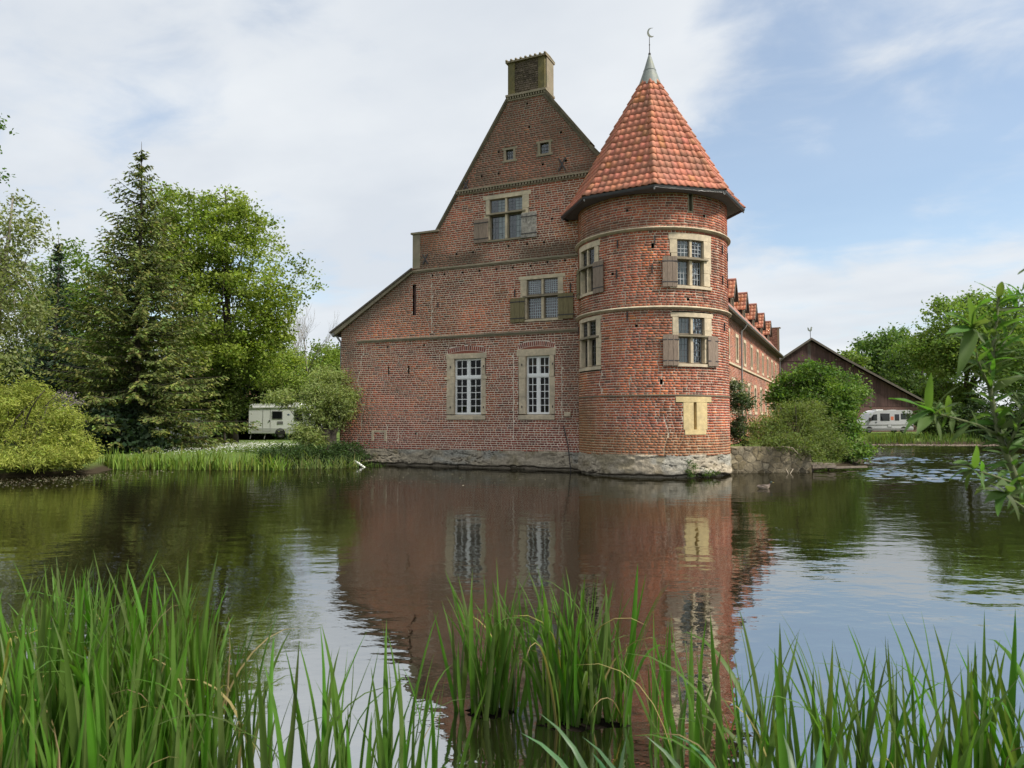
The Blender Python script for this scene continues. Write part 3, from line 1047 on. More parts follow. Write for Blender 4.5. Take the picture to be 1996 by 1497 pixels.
def shutter(M, u0, u1, z0, z1, parent, mat, d=0.05, n=3, tilt=0.0):
    w = MB()
    w.mbox(M, u0 + 0.01, u1 - 0.01, z0 + 0.02, z1 - 0.02, d - 0.008, d + 0.004)
    sh = w.build('shutter', mat, parent)
    r = random.Random(int((u0 * 31 + z0 * 17) * 100))
    for i in range(n):
        a = u0 + (u1 - u0) * i / n + 0.004
        b = u0 + (u1 - u0) * (i + 1) / n - 0.004
        m = MB(); m.mbox(M, a, b, z0 + r.uniform(-0.006, 0.006), z1 + r.uniform(-0.006, 0.006), d, d + 0.032 + r.uniform(-0.003, 0.003))
        m.build('plank', mat, sh)
    for zz in (z0 + 0.16 * (z1 - z0), z1 - 0.16 * (z1 - z0)):
        m = MB(); m.mbox(M, u0 - 0.02, u1 + 0.03, zz - 0.02, zz + 0.02, d + 0.034, d + 0.046)
        m.build('strap_hinge', M_IRON, sh)
    return sh


def anchor(M, u, z, parent, h=0.34, kind='bar'):
    m = MB()
    if kind == 'bar':
        m.mbox(M, u - 0.022, u + 0.022, z - h / 2, z + h / 2, 0.005, 0.04)
        pass
    else:
        w = 0.035
        a, b = h * 0.28, h / 2
        pts = [(-a - w, -b), (-a + w, -b), (0, -w * 1.6), (a - w, -b), (a + w, -b), (w, 0), (a + w, b), (a - w, b), (0, w * 1.6), (-a + w, b), (-a - w, b), (-w, 0)]
        m.poly_prism([M(u + x, z + y, 0.01) for x, y in pts], (M(u, z, 0.03) - M(u, z, 0)))
    return m.build('wall_anchor', M_IRON, parent)

# ---------------------------------------------------------------- manor house: gabled facade and long wing
manor = thing('manor_house', FA - FD * 4, 'red brick manor house with tall stepped gable and long dormered wing', 'house')


def fac_sil(z):
    if z < 6.05: tl = 11.47
    elif z < 8.53: tl = 11.47 - (z - 6.05) / 0.655
    elif z < 10.16: tl = 7.58
    else: tl = 6.33 - (z - 10.19) / 1.527
    if z < 12.57: tr = -1.2 if z < 9.9 else -0.84 - (12.57 - z) / 1.15
    else: tr = -0.84 + (z - 12.57) / 1.27
    return (-tl, -tr) if tl > tr else None


WIN_UP = dict(f=(-4.02, -2.02, 9.42, 11.40), g=(-3.82, -2.31, 9.52, 11.23), zt=10.60)
WIN_MID = dict(f=(-2.36, -0.56, 5.97, 7.85), g=(-2.12, -0.76, 6.09, 7.70), zt=7.02)
WG1 = dict(f=(-5.84, -3.99, 2.0, 4.80), g=(-5.5, -4.2, 2.22, 4.58))
WG2 = dict(f=(-2.50, -0.90, 2.0, 4.86), g=(-2.17, -1.13, 2.22, 4.58))


def arch_excl(f):
    u0, u1, z1 = f[0] + 0.05, f[1] - 0.05, f[3]
    half = (u1 - u0) / 2; c = (u0 + u1) / 2
    rise = 0.11
    Rr = (half * half + rise * rise) / (2 * rise)
    zc = z1 + 0.0 - (Rr - rise)
    def e(z):
        ro, ri = Rr + 0.235, Rr - 0.005
        if z <= z1: return None
        if z >= zc + ro: return None
        xo = math.sqrt(max(0, ro * ro - (z - zc) ** 2))
        xo = min(xo, half + 0.07)
        return (c - xo, c + xo)
    return e, (c, zc, Rr, half)


ex1, ar1 = arch_excl(WG1['f']); ex2, ar2 = arch_excl(WG2['f'])
HOLES = [(t, z) for t, z in ((5.1, 8.28), (4.3, 8.30), (3.5, 8.27), (2.75, 8.30), (1.95, 8.3), (1.2, 8.31), (0.45, 8.32), (6.0, 8.27), (6.6, 8.26),
                             (2.95, 9.15), (2.1, 9.17), (1.35, 9.15), (4.6, 9.12), (5.4, 9.1), (1.0, 10.1), (0.35, 10.2),
                             (5.0, 12.2), (4.2, 12.25), (3.4, 12.3), (1.4, 12.4), (0.4, 12.35), (2.0, 14.0), (2.1, 15.0), (3.4, 13.2), (0.6, 13.6), (8.9, 5.2), (7.0, 5.25), (7.4, 1.35))]
excl = [WIN_UP['f'], WIN_MID['f'], WG1['f'], WG2['f'], ex1, ex2,
        (-3.16, -2.62, 12.72, 13.32), (-1.62, -1.03, 12.74, 13.36),
        (-7.60, -7.43, 6.52, 7.92), (-8.87, -8.80, 3.96, 4.34), (-7.82, -7.75, 3.98, 4.34)]
excl += [(-t - 0.045, -t + 0.045, z - 0.05, z + 0.05) for t, z in HOLES]
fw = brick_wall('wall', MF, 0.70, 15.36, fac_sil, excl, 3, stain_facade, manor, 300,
                lambda u, v, L: L - 0.03 * np.abs(v - 3.2) - 0.035 * np.abs(u + 3.0), jv=0.026, jh=0.021, dark=1.0,
                seams=(lambda z: -10.35 - 0.12 * math.sin(z * 2.1) - 0.05 * math.sin(z * 7) if 0.8 < z < 5.5 else None,
                       lambda z: -6.62 if 5.7 < z < 7.9 else None, lambda z: -8.3 if 1.0 < z < 1.75 else None, lambda z: -8.9 if 1.0 < z < 1.8 else None, lambda z: -2.72 if 1.2 < z < 4.6 else None, lambda z: -0.60 if 2.0 < z < 4.5 else None))
# bricks of the two relieving arches
for (c, zc, Rr, half), ztop in ((ar1, 4.8), (ar2, 4.86)):
    a0 = math.asin(half / Rr) * 1.02
    n = 19
    for i in range(n):
        a = -a0 + 2 * a0 * i / n + 0.013 / Rr; b = -a0 + 2 * a0 * (i + 1) / n - 0.013 / Rr
        mb = MB(); mb.col = tuple(PAL[random.randrange(4)] * random.uniform(0.8, 1.2))
        pts = [(Rr + 0.02, a), (Rr + 0.02, b), (Rr + 0.20, b), (Rr + 0.20, a)]
        P = [MF(c + r * math.sin(q), zc + r * math.cos(q), -0.013) for r, q in pts]
        mb.poly_prism(P, FN * 0.016)
        mb.build('arch_brick', M_BRICK, fw, color=True)
    back = MB(); back.col = (0.70, 0.59, 0.5)
    m = 16
    P = []
    for i in range(m + 1):
        am = math.acos((ztop - zc) / (Rr + 0.24))
        am = min(am, math.asin((half + 0.09) / (Rr + 0.25)))
        a = -am + 2 * am * i / m
        P += [MF(c + (Rr + 0.24) * math.sin(a), zc + (Rr + 0.25) * math.cos(a), -0.006), MF(c + (Rr + 0.25) * math.sin(a), ztop - 0.02, -0.006)]
    back.add(P, [(2 * i, 2 * i + 1, 2 * i + 3, 2 * i + 2) for i in range(m)])
    back.build('arch_mortar', M_MORTAR, fw, color=True)
    inf = MB(); inf.col = (0.27, 0.095, 0.065)
    P = [MF(c + Rr * math.sin(q), zc + Rr * math.cos(q), -0.004) for q in np.linspace(-a0 * 0.93, a0 * 0.93, 13)]
    P += [MF(c + Rr * math.sin(a0 * 0.93), ztop, -0.004), MF(c - Rr * math.sin(a0 * 0.93), ztop, -0.004)]
    inf.poly_prism(P, FN * 0.006)
    inf.build('arch_infill', M_BRICK, fw, color=True)

# left flank, back and inner closing walls
brick_wall('wall', ML, 0.5, 6.0, lambda z: (-14.0, 0.0), [], 8, stain_eave_shade, manor)
LEN = 54.0
far = MB(); far.col = (0.24, 0.12, 0.09)
b0 = FA - FD * 11.47
for s0, s1, z1 in ((14.0, LEN, 6.0),):
    p, q = b0 + WD * s0, b0 + WD * s1
    far.add([(p.x, p.y, 0.2), (q.x, q.y, 0.2), (q.x, q.y, z1), (p.x, p.y, z1)], [(0, 1, 2, 3)])
far.build('wall', M_BRICK, manor, color=True)

# plinth of rubble stone
pl = MB()
pl.col = (0.24, 0.205, 0.155)
pl.mbox(MF, -11.5, 1.0, -0.6, 0.71, -0.3, -0.06)
plin = pl.build('plinth', M_RUBBLE, manor, color=True)
rough_wall('plinth_face', MF, -11.5, 0.3, -0.2, 0.75, 17, plin, batter=0.10, amp=0.09)

# windows of the facade
W = WIN_UP
cross_window(MF, *W['f'], *W['g'], W['zt'], manor, curtain='0123half', lintel_over=0.10, leads=(4, 4), sill_mat=True)
shutter(MF, -4.53, -3.86, 9.44, 10.43, manor, M_SHUT)
shutter(MF, -2.33, -1.65, 9.43, 10.46, manor, M_SHUT_P)
W = WIN_MID
cross_window(MF, *W['f'], *W['g'], W['zt'], manor, lintel_over=0.12, leads=(6, 7), lead_mat=M_CAMELIGHT)
shutter(MF, -2.83, -2.19, 5.97, 6.97, manor, M_SHUT_G)
shutter(MF, -0.72, -0.08, 6.0, 7.03, manor, M_SHUT_G)
for (a, b, c, d) in ((-3.16, -2.62, 12.72, 13.32), (-1.62, -1.03, 12.74, 13.36)):
    w = MB()
    w.mring(MF, a + 0.08, b - 0.08, c + 0.06, d - 0.07, 0.04, -0.19, -0.12)
    win = w.build('window', M_OAK, manor)
    for nm, q in (('jamb', (a, a + 0.1, c + 0.08, d - 0.09)), ('jamb', (b - 0.1, b, c + 0.08, d - 0.09)), ('sill', (a - 0.06, b + 0.06, c - 0.01, c + 0.08)), ('lintel', (a - 0.06, b + 0.06, d - 0.09, d))):
        m = MB(); m.mbox(MF, *q, -0.2, 0.02); m.build(nm, M_STONE_G, win)
    m = MB(); m.mbox(MF, a + 0.1, b - 0.1, c + 0.08, d - 0.09, -0.10, -0.092); m.build('pane', M_GLASS, win)
    m = MB()
    for i in (1, 2):
        x = a + 0.1 + (b - a - 0.2) * i / 3
        m.mbox(MF, x - 0.008, x + 0.008, c + 0.08, d - 0.09, -0.09, -0.078)
        y = c + 0.08 + (d - c - 0.17) * i / 3
        m.mbox(MF, a + 0.1, b - 0.1, y - 0.008, y + 0.008, -0.077, -0.066)
    tag(m.build('leading', M_LEADCAME, win), kind='stuff')


def sash_window(f, g, parent):
    fu0, fu1, fz0, fz1 = f
    gu0, gu1, gz0, gz1 = g
    w = MB()
    w.mring(MF, gu0, gu1, gz0, gz1, 0.05, -0.19, -0.12)
    win = w.build('window', M_WHITE, parent)
    def part(name, mat, *a, slope=0.0, bevel=0.0):
        m = MB(); m.mbox(MF, *a, slope=slope)
        return m.build(name, mat, win, bevel=bevel)
    jamb_blocks(MF, fu0, gu0, gz0, gz1, win, M_STONE, -1)
    jamb_blocks(MF, gu1, fu1, gz0, gz1, win, M_STONE, 1)
    part('lintel', M_STONE, fu0 - 0.06, fu1 + 0.05, gz1, fz1, -0.24, 0.018, bevel=0.008)
    part('sill', M_STONE, fu0, fu1, fz0, gz0, -0.24, 0.05, slope=0.05, bevel=0.008)
    for sx, q in ((fu0 - 0.08, fu0 + 0.12), (fu1 - 0.12, fu1 + 0.09)):
        if f is WG1['f']:
            part('stone_stub', M_STONE, sx, q, 3.70, 3.80, 0.015, 0.055)
    o = 0.05
    d0, d1 = -0.19, -0.12
    zt = gz0 + (gz1 - gz0) * 0.665
    part('transom', M_WHITE, gu0 + o, gu1 - o, zt - 0.06, zt + 0.05, d0, d1 + 0.035)
    gm = (gu0 + gu1) / 2
    part('mullion', M_WHITE, gm - 0.055, gm + 0.055, gz0 + o, zt - 0.06, d0, d1 + 0.012)
    part('mullion', M_WHITE, gm - 0.05, gm + 0.05, zt + 0.05, gz1 - o, d0, d1 + 0.012)
    for (a, b) in ((gu0 + o, gm - 0.055), (gm + 0.055, gu1 - o)):
        for (c, d, nr) in ((gz0 + o, zt - 0.06, 5), (zt + 0.05, gz1 - o, 2)):
            sh = MB()
            k = 0.032
            sh.mring(MF, a, b, c, d, k, d0 + 0.01, d1 + 0.004)
            sh.build('sash', M_WHITE, win)
            xm = (a + b) / 2
            part('glazing_bar', M_WHITE, xm - 0.013, xm + 0.013, c + k, d - k, d0 + 0.02, d1 - 0.004)
            ys = [c + k + (d - c - 2 * k) * i / nr for i in range(nr + 1)]
            for y in ys[1:-1]:
                part('glazing_bar', M_WHITE, a + k, b - k, y - 0.013, y + 0.013, d0 + 0.024, d1 - 0.008)
            for (x0, x1) in ((a + k, xm - 0.013), (xm + 0.013, b - k)):
                for y0, y1 in zip(ys[:-1], ys[1:]):
                    j = random.uniform(-0.003, 0.003)
                    p = MB()
                    p.add([MF(x0, y0, -0.158 + j), MF(x1, y0, -0.158 - j), MF(x1, y1, -0.158 + j * 0.5), MF(x0, y1, -0.158 - j)], [(0, 1, 2, 3)])
                    p.build('pane', M_SASHGLASS, win)
    for uu in (fu0 + 0.17, fu1 - 0.09):
        for zz in (gz0 + 0.3, gz1 - 0.35):
            part('shutter_pin', M_IRON, uu - 0.015, uu + 0.015, zz - 0.045, zz + 0.045, 0.013, 0.045)
    return win


sash_window(WG1['f'], WG1['g'], manor)
sash_window(WG2['f'], WG2['g'], manor)


# string courses, dentils, copings
def course(M, u0, u1, z, parent, mat, nu=1, name='string_course', out=0.085, h=0.105):
    m = MB()
    m.mbox(M, u0, u1, z - h * 0.4, z + h * 0.5, -0.05, out, nu, slope=h * 0.35)
    o = m.build(name, mat, parent)
    m = MB()
    m.mbox(M, u0, u1, z - h * 0.9, z - h * 0.4, -0.05, out * 0.55, nu)
    m.build('moulding', mat, o)
    return o


course(MF, -7.62, 0.2, 8.53, manor, M_STONE_G)
course(MF, -10.55, 0.2, 5.57, manor, M_STONE_G)
dm = MB()
dm.mbox(MF, -5.42, 1.4, 11.74, 11.80, -0.02, 0.10)
dc = dm.build('dentil_course', M_STONE_G, manor)
m = MB(); m.mbox(MF, -5.42, 1.4, 11.60, 11.64, -0.02, 0.035); m.build('moulding', M_STONE_G, dc)
x = -5.38
dn = MB()
while x < 0.9:
    dn.mbox(MF, x, x + 0.065, 11.642, 11.738, -0.01, 0.085)
    x += 0.135
tag(dn.build('dentil', M_STONE_G, dc), kind='stuff')


def slope_bar(p, q, up, d0, d1, name, mat, parent, extra=0.0):
    """bar lying on a sloping edge of the facade from (u,v) p to q, `up` thick at right angles to the slope"""
    a = Vector((p[0], p[1])); b = Vector((q[0], q[1]))
    t = (b - a).normalized()
    n = Vector((-t.y, t.x)) * up
    P = [MF(a.x, a.y, d0), MF(b.x, b.y, d0), MF(b.x + n.x, b.y + n.y, d0), MF(a.x + n.x, a.y + n.y, d0)]
    m = MB(); m.poly_prism(P, FN * (d1 - d0))
    return m.build(name, mat, parent)


slope_bar((-6.36, 10.17), (-2.93, 15.40), 0.09, -0.45, 0.07, 'coping', M_COPING, manor)
slope_bar((-6.34, 10.10), (-2.97, 15.25), 0.10, -0.02, 0.035, 'coping', M_COPING, manor)
slope_bar((-1.36, 15.42), (0.62, 12.90), 0.09, -0.45, 0.07, 'coping', M_COPING, manor)
slope_bar((-1.45, 15.33), (0.60, 12.74), 0.14, -0.02, 0.035, 'coping', M_COPING, manor)
slope_bar((0.60, 12.74), (2.15, 10.98), 0.16, -0.45, 0.07, 'coping', M_COPING, manor)
m = MB(); m.mbox(MF, -7.68, -6.25, 10.15, 10.23, -0.5, 0.08); m.build('kneeler_cap', M_STONE_G, manor)
m = MB(); m.mbox(MF, -7.60, -7.22, 8.62, 10.15, -0.4, 0.03); m.build('quoin', M_STONE_G, manor)
# lean-to verge
slope_bar((-12.02, 5.98), (-7.55, 8.60), 0.07, -0.4, 0.16, 'verge_tile', M_VERGE, manor)
slope_bar((-11.9, 5.82), (-7.60, 8.44), 0.20, -0.02, 0.10, 'verge_board', M_STONE_G, manor)
# rainwater pipe at the left corner
m = MB()
m.tube([MF(-11.85, 5.92, 0.15), MF(-11.85, 5.92, -6)], 0.075, 8)
gt = m.build('gutter', M_ZINC, manor)
m = MB(); m.tube([MF(-11.8, 5.86, -0.1), MF(-11.62, 5.55, -0.2), MF(-11.60, 0.6, -0.22)], 0.05, 8); m.build('downpipe', M_ZINC, manor)

# chimney on the gable
ch = MB(); ch.col = (0.10, 0.085, 0.07)
def chim_sil(z): return (-2.62, -1.62)
ct = thing  # (chimney is a part of the house)
cm = MB()
cm.mbox(MF, -2.95, -1.33, 15.40, 16.90, -0.85, -0.06)
chim = cm.build('chimney', M_MOSS, manor)
def stain_chim(u, v, c, mortar):
    return lerp(c, (0.115, 0.098, 0.07) if mortar else (0.095, 0.072, 0.055), np.full(len(u), 0.8))
MFc = plane_map(FA, FD, FN)
B, Mo = brick_rows(15.55, 16.9, lambda z: (-2.66, -1.60), [], 77)
bb = MB()
for (a, b, c, d) in B:
    bb.col = tuple(np.array((0.11, 0.085, 0.065)) * random.uniform(0.6, 1.4))
    bb.mbox(MF, a, b, c, d, -0.07, -0.045 + random.uniform(0, 0.02))
tag(bb.build('brick_field', M_BRICK, chim, color=True), kind='stuff')
for a, b in ((-2.97, -2.66), (-1.60, -1.31)):
    m = MB(); m.mbox(MF, a, b, 15.53, 16.9, -0.87, 0.0); m.build('pilaster', M_MOSS, chim)
m = MB(); m.mbox(MF, -1.306, -1.25, 15.53, 16.9, -0.84, -0.10); m.build('side_slab', M_STONE_G, chim)
m = MB()
m.mbox(MF, -3.04, -1.22, 15.44, 15.53, -0.92, 0.10)
m.build('base_moulding', M_STONE_G, chim)
m = MB(); m.mbox(MF, -3.0, -1.26, 15.28, 15.34, -0.9, 0.04); m.build('base_moulding', M_STONE_G, chim)
m = MB()
for i in range(15):
    m.mbox(MF, -2.97 + i * 0.117, -2.91 + i * 0.117, 15.342, 15.438, -0.5, 0.075)
tag(m.build('dentil', M_STONE_G, chim), kind='stuff')
m = MB(); m.mbox(MF, -3.05, -1.22, 16.90, 16.97, -0.93, 0.08); cap = m.build('cap_slab', M_STONE_G, chim)
for i in range(9):
    u = -3.0 + i * 0.217
    m = MB(); m.tube([MF(u, 16.99, 0.10), MF(u, 17.03, -0.4), MF(u, 16.99, -0.95)], 0.05, 8)
    m.build('cap_tile', M_STONE_G, chim, smooth=True)

m = MB(); m.mbox(MF, -7.62, -7.41, 6.50, 7.94, -0.16, -0.14); m.build('slit_back', M_BARNBRICK, manor)
# anchors, bricked-up hatch, pole in the corner
anchor(MF, -4.95, 12.0, manor, 0.42, 'x'); anchor(MF, -6.95, 9.0, manor, 0.42, 'x'); anchor(MF, -0.55, 12.25, manor, 0.5, 'x')
anchor(MF, -2.65, 7.18, manor, 0.30); anchor(MF, -0.22, 7.22, manor, 0.36)
anchor(MF, -6.3, 6.95, manor, 0.22)
m = MB()
P = [(-9.72, 1.05), (-9.60, 1.05), (-9.60, 1.46), (-9.04, 1.46), (-9.04, 1.05), (-8.92, 1.05), (-8.92, 1.53), (-9.72, 1.53)]
m.poly_prism([MF(x, y, -0.01) for x, y in P], FN * 0.024)
m.build('hatch_surround', M_STONE, manor)
m = MB(); m.mbox(MF, -0.50, -0.22, 2.12, 2.30, -0.01, 0.06); m.build('corbel_stone', M_STONE, manor, bevel=0.03)
m = MB(); m.tube([MF(-0.52, 1.75, 0.04), MF(-0.30, 1.0, 0.14), MF(-0.10, -0.2, 0.30)], 0.022, 6)
tag(m.build('leaning_pole', M_IRON), 'thin dark pole leaning in the corner between brick facade and tower', 'pole')

# ---- long wing to the right
RUN = 5.35


def roof_z(d):
    return 8.78 + (-d) * 1.29


wex = []
for k in range(9):
    s = 19.0 + 3.9 * k
    wex.append((s - 0.62, s + 0.62, 5.82, 7.68))
GW = [17.2, 21.1, 25.0, 28.9, 32.8, 36.7, 40.6, 44.5, 48.4]
for s in GW:
    wex.append((s - 0.75, s + 0.75, 2.4, 4.72))
brick_wall('wall', MW, 0.45, 8.66, lambda z: (14.0, LEN), wex, 9, stain_eave_shade, manor, warm=1.1, jv=0.022, jh=0.018, dark=1.1)
m = MB(); m.mbox(MW, 1.0, 14.0, 0.3, 8.66, -0.2, -0.02); m.build('wall', M_BARNBRICK, manor)
m = MB(); m.mbox(MW, 14.0, LEN, 5.50, 5.68, -0.03, 0.09, slope=0.05); m.build('string_course', M_STONE, manor)
for k in range(9):
    s = 19.0 + 3.9 * k
    w = MB()
    w.mring(MW, s - 0.42, s + 0.42, 6.0, 7.5, 0.07, -0.19, -0.12)
    win = w.build('window', M_OAK, manor)
    for nm, q in (('jamb', (s - 0.62, s - 0.42, 6.0, 7.5)), ('jamb', (s + 0.42, s + 0.62, 6.0, 7.5)), ('lintel', (s - 0.70, s + 0.70, 7.5, 7.72)), ('sill', (s - 0.68, s + 0.68, 5.80, 6.0))):
        m = MB(); m.mbox(MW, *q, -0.3, 0.03); m.build(nm, M_STONE, win)
    m = MB(); m.mbox(MW, s - 0.42, s + 0.42, 6.0, 7.5, -0.20, -0.19); m.build('pane', M_BLACKGLASS, win)
    m = MB(); m.mbox(MW, s - 0.035, s + 0.035, 6.06, 7.44, -0.19, -0.125); m.build('mullion', M_OAK, win)
    m = MB(); m.mbox(MW, s - 0.345, s + 0.345, 6.95, 7.02, -0.188, -0.13); m.build('transom', M_OAK, win)
for s in GW:
    w = MB()
    w.mring(MW, s - 0.5, s + 0.5, 2.6, 4.5, 0.06, -0.19, -0.13)
    win = w.build('window', M_WHITE, manor)
    for q in ((s - 0.75, s - 0.5), (s + 0.5, s + 0.75)):
        m = MB(); m.mbox(MW, *q, 2.6, 4.3, -0.3, 0.012); m.build('jamb', M_STONE, win)
    P = [(-0.75, 4.3)] + [(0.5 * math.cos(a), 4.3 + 0.22 * math.sin(a)) for a in np.linspace(math.pi, 0, 9)] + [(0.75, 4.3), (0.75, 4.72), (-0.75, 4.72)]
    m = MB(); m.poly_prism([MW(s + x, y, 0.014) for x, y in P], WN * -0.3); m.build('arched_lintel', M_STONE, win)
    m = MB(); m.mbox(MW, s - 0.78, s + 0.78, 2.4, 2.6, -0.3, 0.05); m.build('sill', M_STONE, win)
    m = MB(); m.mbox(MW, s - 0.5, s + 0.5, 2.6, 4.55, -0.2, -0.19); m.build('pane', M_BLACKGLASS, win)
    m = MB(); m.mbox(MW, s - 0.04, s + 0.04, 2.65, 4.45, -0.189, -0.14); m.build('mullion', M_WHITE, win)
    m = MB(); m.mbox(MW, s - 0.45, s + 0.45, 3.6, 3.68, -0.188, -0.15); m.build('transom', M_WHITE, win)
# eave, gutter, pipes
m = MB(); m.mbox(MW, 12.0, LEN + 0.3, 8.52, 8.66, -0.1, 0.40); m.build('eave_board', M_SOFFIT, manor)
m = MB(); m.tube([MW(12.0, 8.60, 0.50), MW(LEN + 0.4, 8.60, 0.50)], 0.09, 8); m.build('gutter', M_ZINC, manor)
for s in (24.2, LEN - 0.6):
    m = MB(); m.tube([MW(s, 8.55, 0.50), MW(s, 8.35, 0.42), MW(s, 8.05, 0.14), MW(s, 0.5, 0.12)], 0.06, 8); m.build('downpipe', M_ZINC, manor)
# main roof
def P_right(u, s, h):
    c, sn = 0.6127, 0.7903
    d = 0.42 - s * c + h * sn
    v = 8.62 + s * sn + h * c - 0.0
    return np.stack([TC.x + WD.x * u + WN.x * d, TC.y + WD.y * u + WN.y * d, v + 0 * u], -1)
rb = MB()
e0, e1 = MW(0.4, 8.58, 0.40), MW(LEN, 8.58, 0.40)
r0, r1 = MW(0.4, 8.58 + 5.75 * 1.29, 0.40 - 5.75), MW(LEN, 8.58 + 5.75 * 1.29, 0.40 - 5.75)
l0 = MF(-7.7, 8.6, -0.3) ; l1 = l0 + WD * (LEN - 0.5)
rb.add([e0, e1, r1, r0, l1, l0], [(0, 1, 2, 3), (3, 2, 4, 5)])
roof = rb.build('roof', M_ROOFFAR, manor)
tl = [(u, s) for s in np.arange(0, 9.2, 0.36) for u in np.arange(15.0, LEN, 0.25)]
V, F, c = tile_array(P_right, tl, 0.25, 0.36, seed=5, base=(0.60, 0.31, 0.25))
tiles_joined('roof_tile_field', V, F, c, roof)
lt = MB()
a0 = MF(-12.0, 5.97, 0.1); a1 = MF(-7.5, 8.62, 0.1)
lt.add([a0, a1, a1 + WD * LEN, a0 + WD * LEN], [(0, 1, 2, 3)])
lt.build('lean_to_roof', M_ROOFFAR, manor)
# far gable with its kneeler
g = MB(); g.col = (0.26, 0.15, 0.115)
P = [MW(LEN, 0.3, 0.06), MW(LEN, 11.7, 0.06), MW(LEN, 11.7, -1.25), MW(LEN, 16.2, -5.35), MW(LEN, 10, -10.7), MW(LEN, 0.3, -10.7)]
g.poly_prism(P, WD * 0.55)
fg = g.build('far_gable', M_BRICK, manor, color=True)
B, Mo = brick_rows(8.8, 11.7, lambda z: (-1.2, 0.05), [], 78)
MG = plane_map(TC + WD * (LEN - 0.004), WN, -WD)
bb = MB()
for (a, b, c_, d) in B:
    bb.col = tuple(np.array((0.27, 0.17, 0.13)) * random.uniform(0.55, 1.35))
    bb.mbox(MG, a, b, c_, d, 0, 0.012)
tag(bb.build('brick_field', M_BRICK, fg, color=True), kind='stuff')
m = MB(); m.mbox(MG, -1.3, 0.22, 11.7, 11.78, -0.62, 0.06); m.build('kneeler_cap', M_STONE_G, fg)
m = MB(); m.mbox(MG, -0.10, 0.10, 8.7, 11.7, 0.0, 0.03); m.build('quoin', M_STONE_G, fg)

# dormers
def dormer(s):
    d0 = -0.55
    w = MB(); w.col = (0.3, 0.2, 0.15)
    zb = roof_z(d0) - 0.1
    P = [MW(s - 0.7, zb, d0), MW(s + 0.7, zb, d0), MW(s + 0.7, 10.55, d0), MW(s, 11.55, d0), MW(s - 0.7, 10.55, d0)]
    w.poly_prism(P, WN * -0.12)
    dm = w.build('dormer', M_SOFFIT, manor)
    for q in (-0.7, 0.64):
        m = MB(); m.poly_prism([MW(s + q, zb, d0 - 0.12), MW(s + q, 10.55, d0 - 0.12), MW(s + q, 10.55, -1.6)], WD * 0.06); m.build('cheek', M_SOFFIT, dm)
    m = MB(); m.mring(MW, s - 0.46, s + 0.46, 9.52, 10.53, 0.08, d0 + 0.002, d0 + 0.05); m.build('frame', M_OAK, dm)
    m = MB(); m.mbox(MW, s - 0.04, s + 0.04, 9.6, 10.45, d0 + 0.016, d0 + 0.05); m.build('mullion', M_OAK, dm)
    for q in ((s - 0.72, s - 0.62), (s + 0.62, s + 0.72)):
        m = MB(); m.mbox(MW, *q, zb, 10.5, d0 + 0.001, d0 + 0.06); m.build('corner_post', M_STONE_G, dm)
    m = MB(); m.mbox(MW, s - 0.38, s + 0.38, 9.6, 10.45, d0 + 0.003, d0 + 0.015); m.build('pane', M_BLACKGLASS, dm)
    # two tiled slopes
    for sg in (-1, 1):
        L = math.hypot(1.0, 1.35)
        cu, cv = 1.0 / L, 1.35 / L
        def P(u, q, h, sg=sg):
            uu = s + sg * (1.0 - q * cu + h * cv)
            vv = 10.35 + q * cv + h * cu
            dd = -0.28 - u
            return np.stack([TC.x + WD.x * uu + WN.x * dd, TC.y + WD.y * uu + WN.y * dd, vv], -1)
        tl = [(u, q) for q in np.arange(0, L - 0.15, 0.41) for u in np.arange(0.12, 2.3 - 0.0, 0.27) if 1 or q]
        V, F, c = tile_array(P, tl, 0.27, 0.41, seed=int(s * 7), base=(0.62, 0.29, 0.18), amp=1.3)
        t_ = tiles_joined('roof_tile_field', V, F, c, dm)
        bd = MB()
        bd.add([MW(s + sg * 1.0, 10.33, -0.26), MW(s, 11.68, -0.26), MW(s, 11.68, -2.6), MW(s + sg * 1.0, 10.33, -2.6)], [(0, 1, 2, 3)])
        bd.build('roof_board', M_SOFFIT, dm)
        P4 = [MW(s + sg * 1.05, 10.22, -0.25), MW(s + sg * 1.05, 10.36, -0.25), MW(s, 11.77, -0.25), MW(s, 11.60, -0.25)]
        bb = MB(); bb.poly_prism(P4, WN * 0.05); bb.build('barge_board', M_VERGE, dm)
    m = MB(); m.tube([MW(s, 11.77, -0.22), MW(s, 11.77, -2.5)], 0.09, 8); m.build('ridge_tile', M_ROOFFAR, dm)


for k in range(5):
    dormer(24.7 + 6.03 * k)
dormer(18.7)

# ---------------------------------------------------------------- round tower
tower = thing('round_tower', TC, 'round red brick tower with pointed octagonal tile roof standing in the water', 'tower')
ANG0, ANG1 = -205.0, 15.0
WT = {'ru': dict(f=(-88.0, -54.5, 6.55, 8.50), g=(-82.7, -61.2, 6.68, 8.28), zt=7.62),
      'rl': dict(f=(-87.0, -53.8, 3.83, 5.72), g=(-82.4, -61.3, 3.96, 5.56), zt=4.92),
      'lu': dict(f=(-173.5, -142.2, 6.58, 8.53), g=(-168.6, -147.4, 6.71, 8.32), zt=7.66),
      'll': dict(f=(-174.0, -141.0, 3.80, 5.76), g=(-169.2, -146.0, 3.95, 5.62), zt=5.02)}
tex = []
for k, w in WT.items():
    f = w['f']
    tex.append((TU(f[0]), TU(f[1]), f[2], f[3]))
tex += [(TU(-85), TU(-55.6), 2.60, 2.79), (TU(-79.6), TU(-59.8), 1.66, 2.60), (TU(-78.6), TU(-61.2), 1.48, 1.66), (TU(-73.9), TU(-70.2), 9.28, 9.98)]
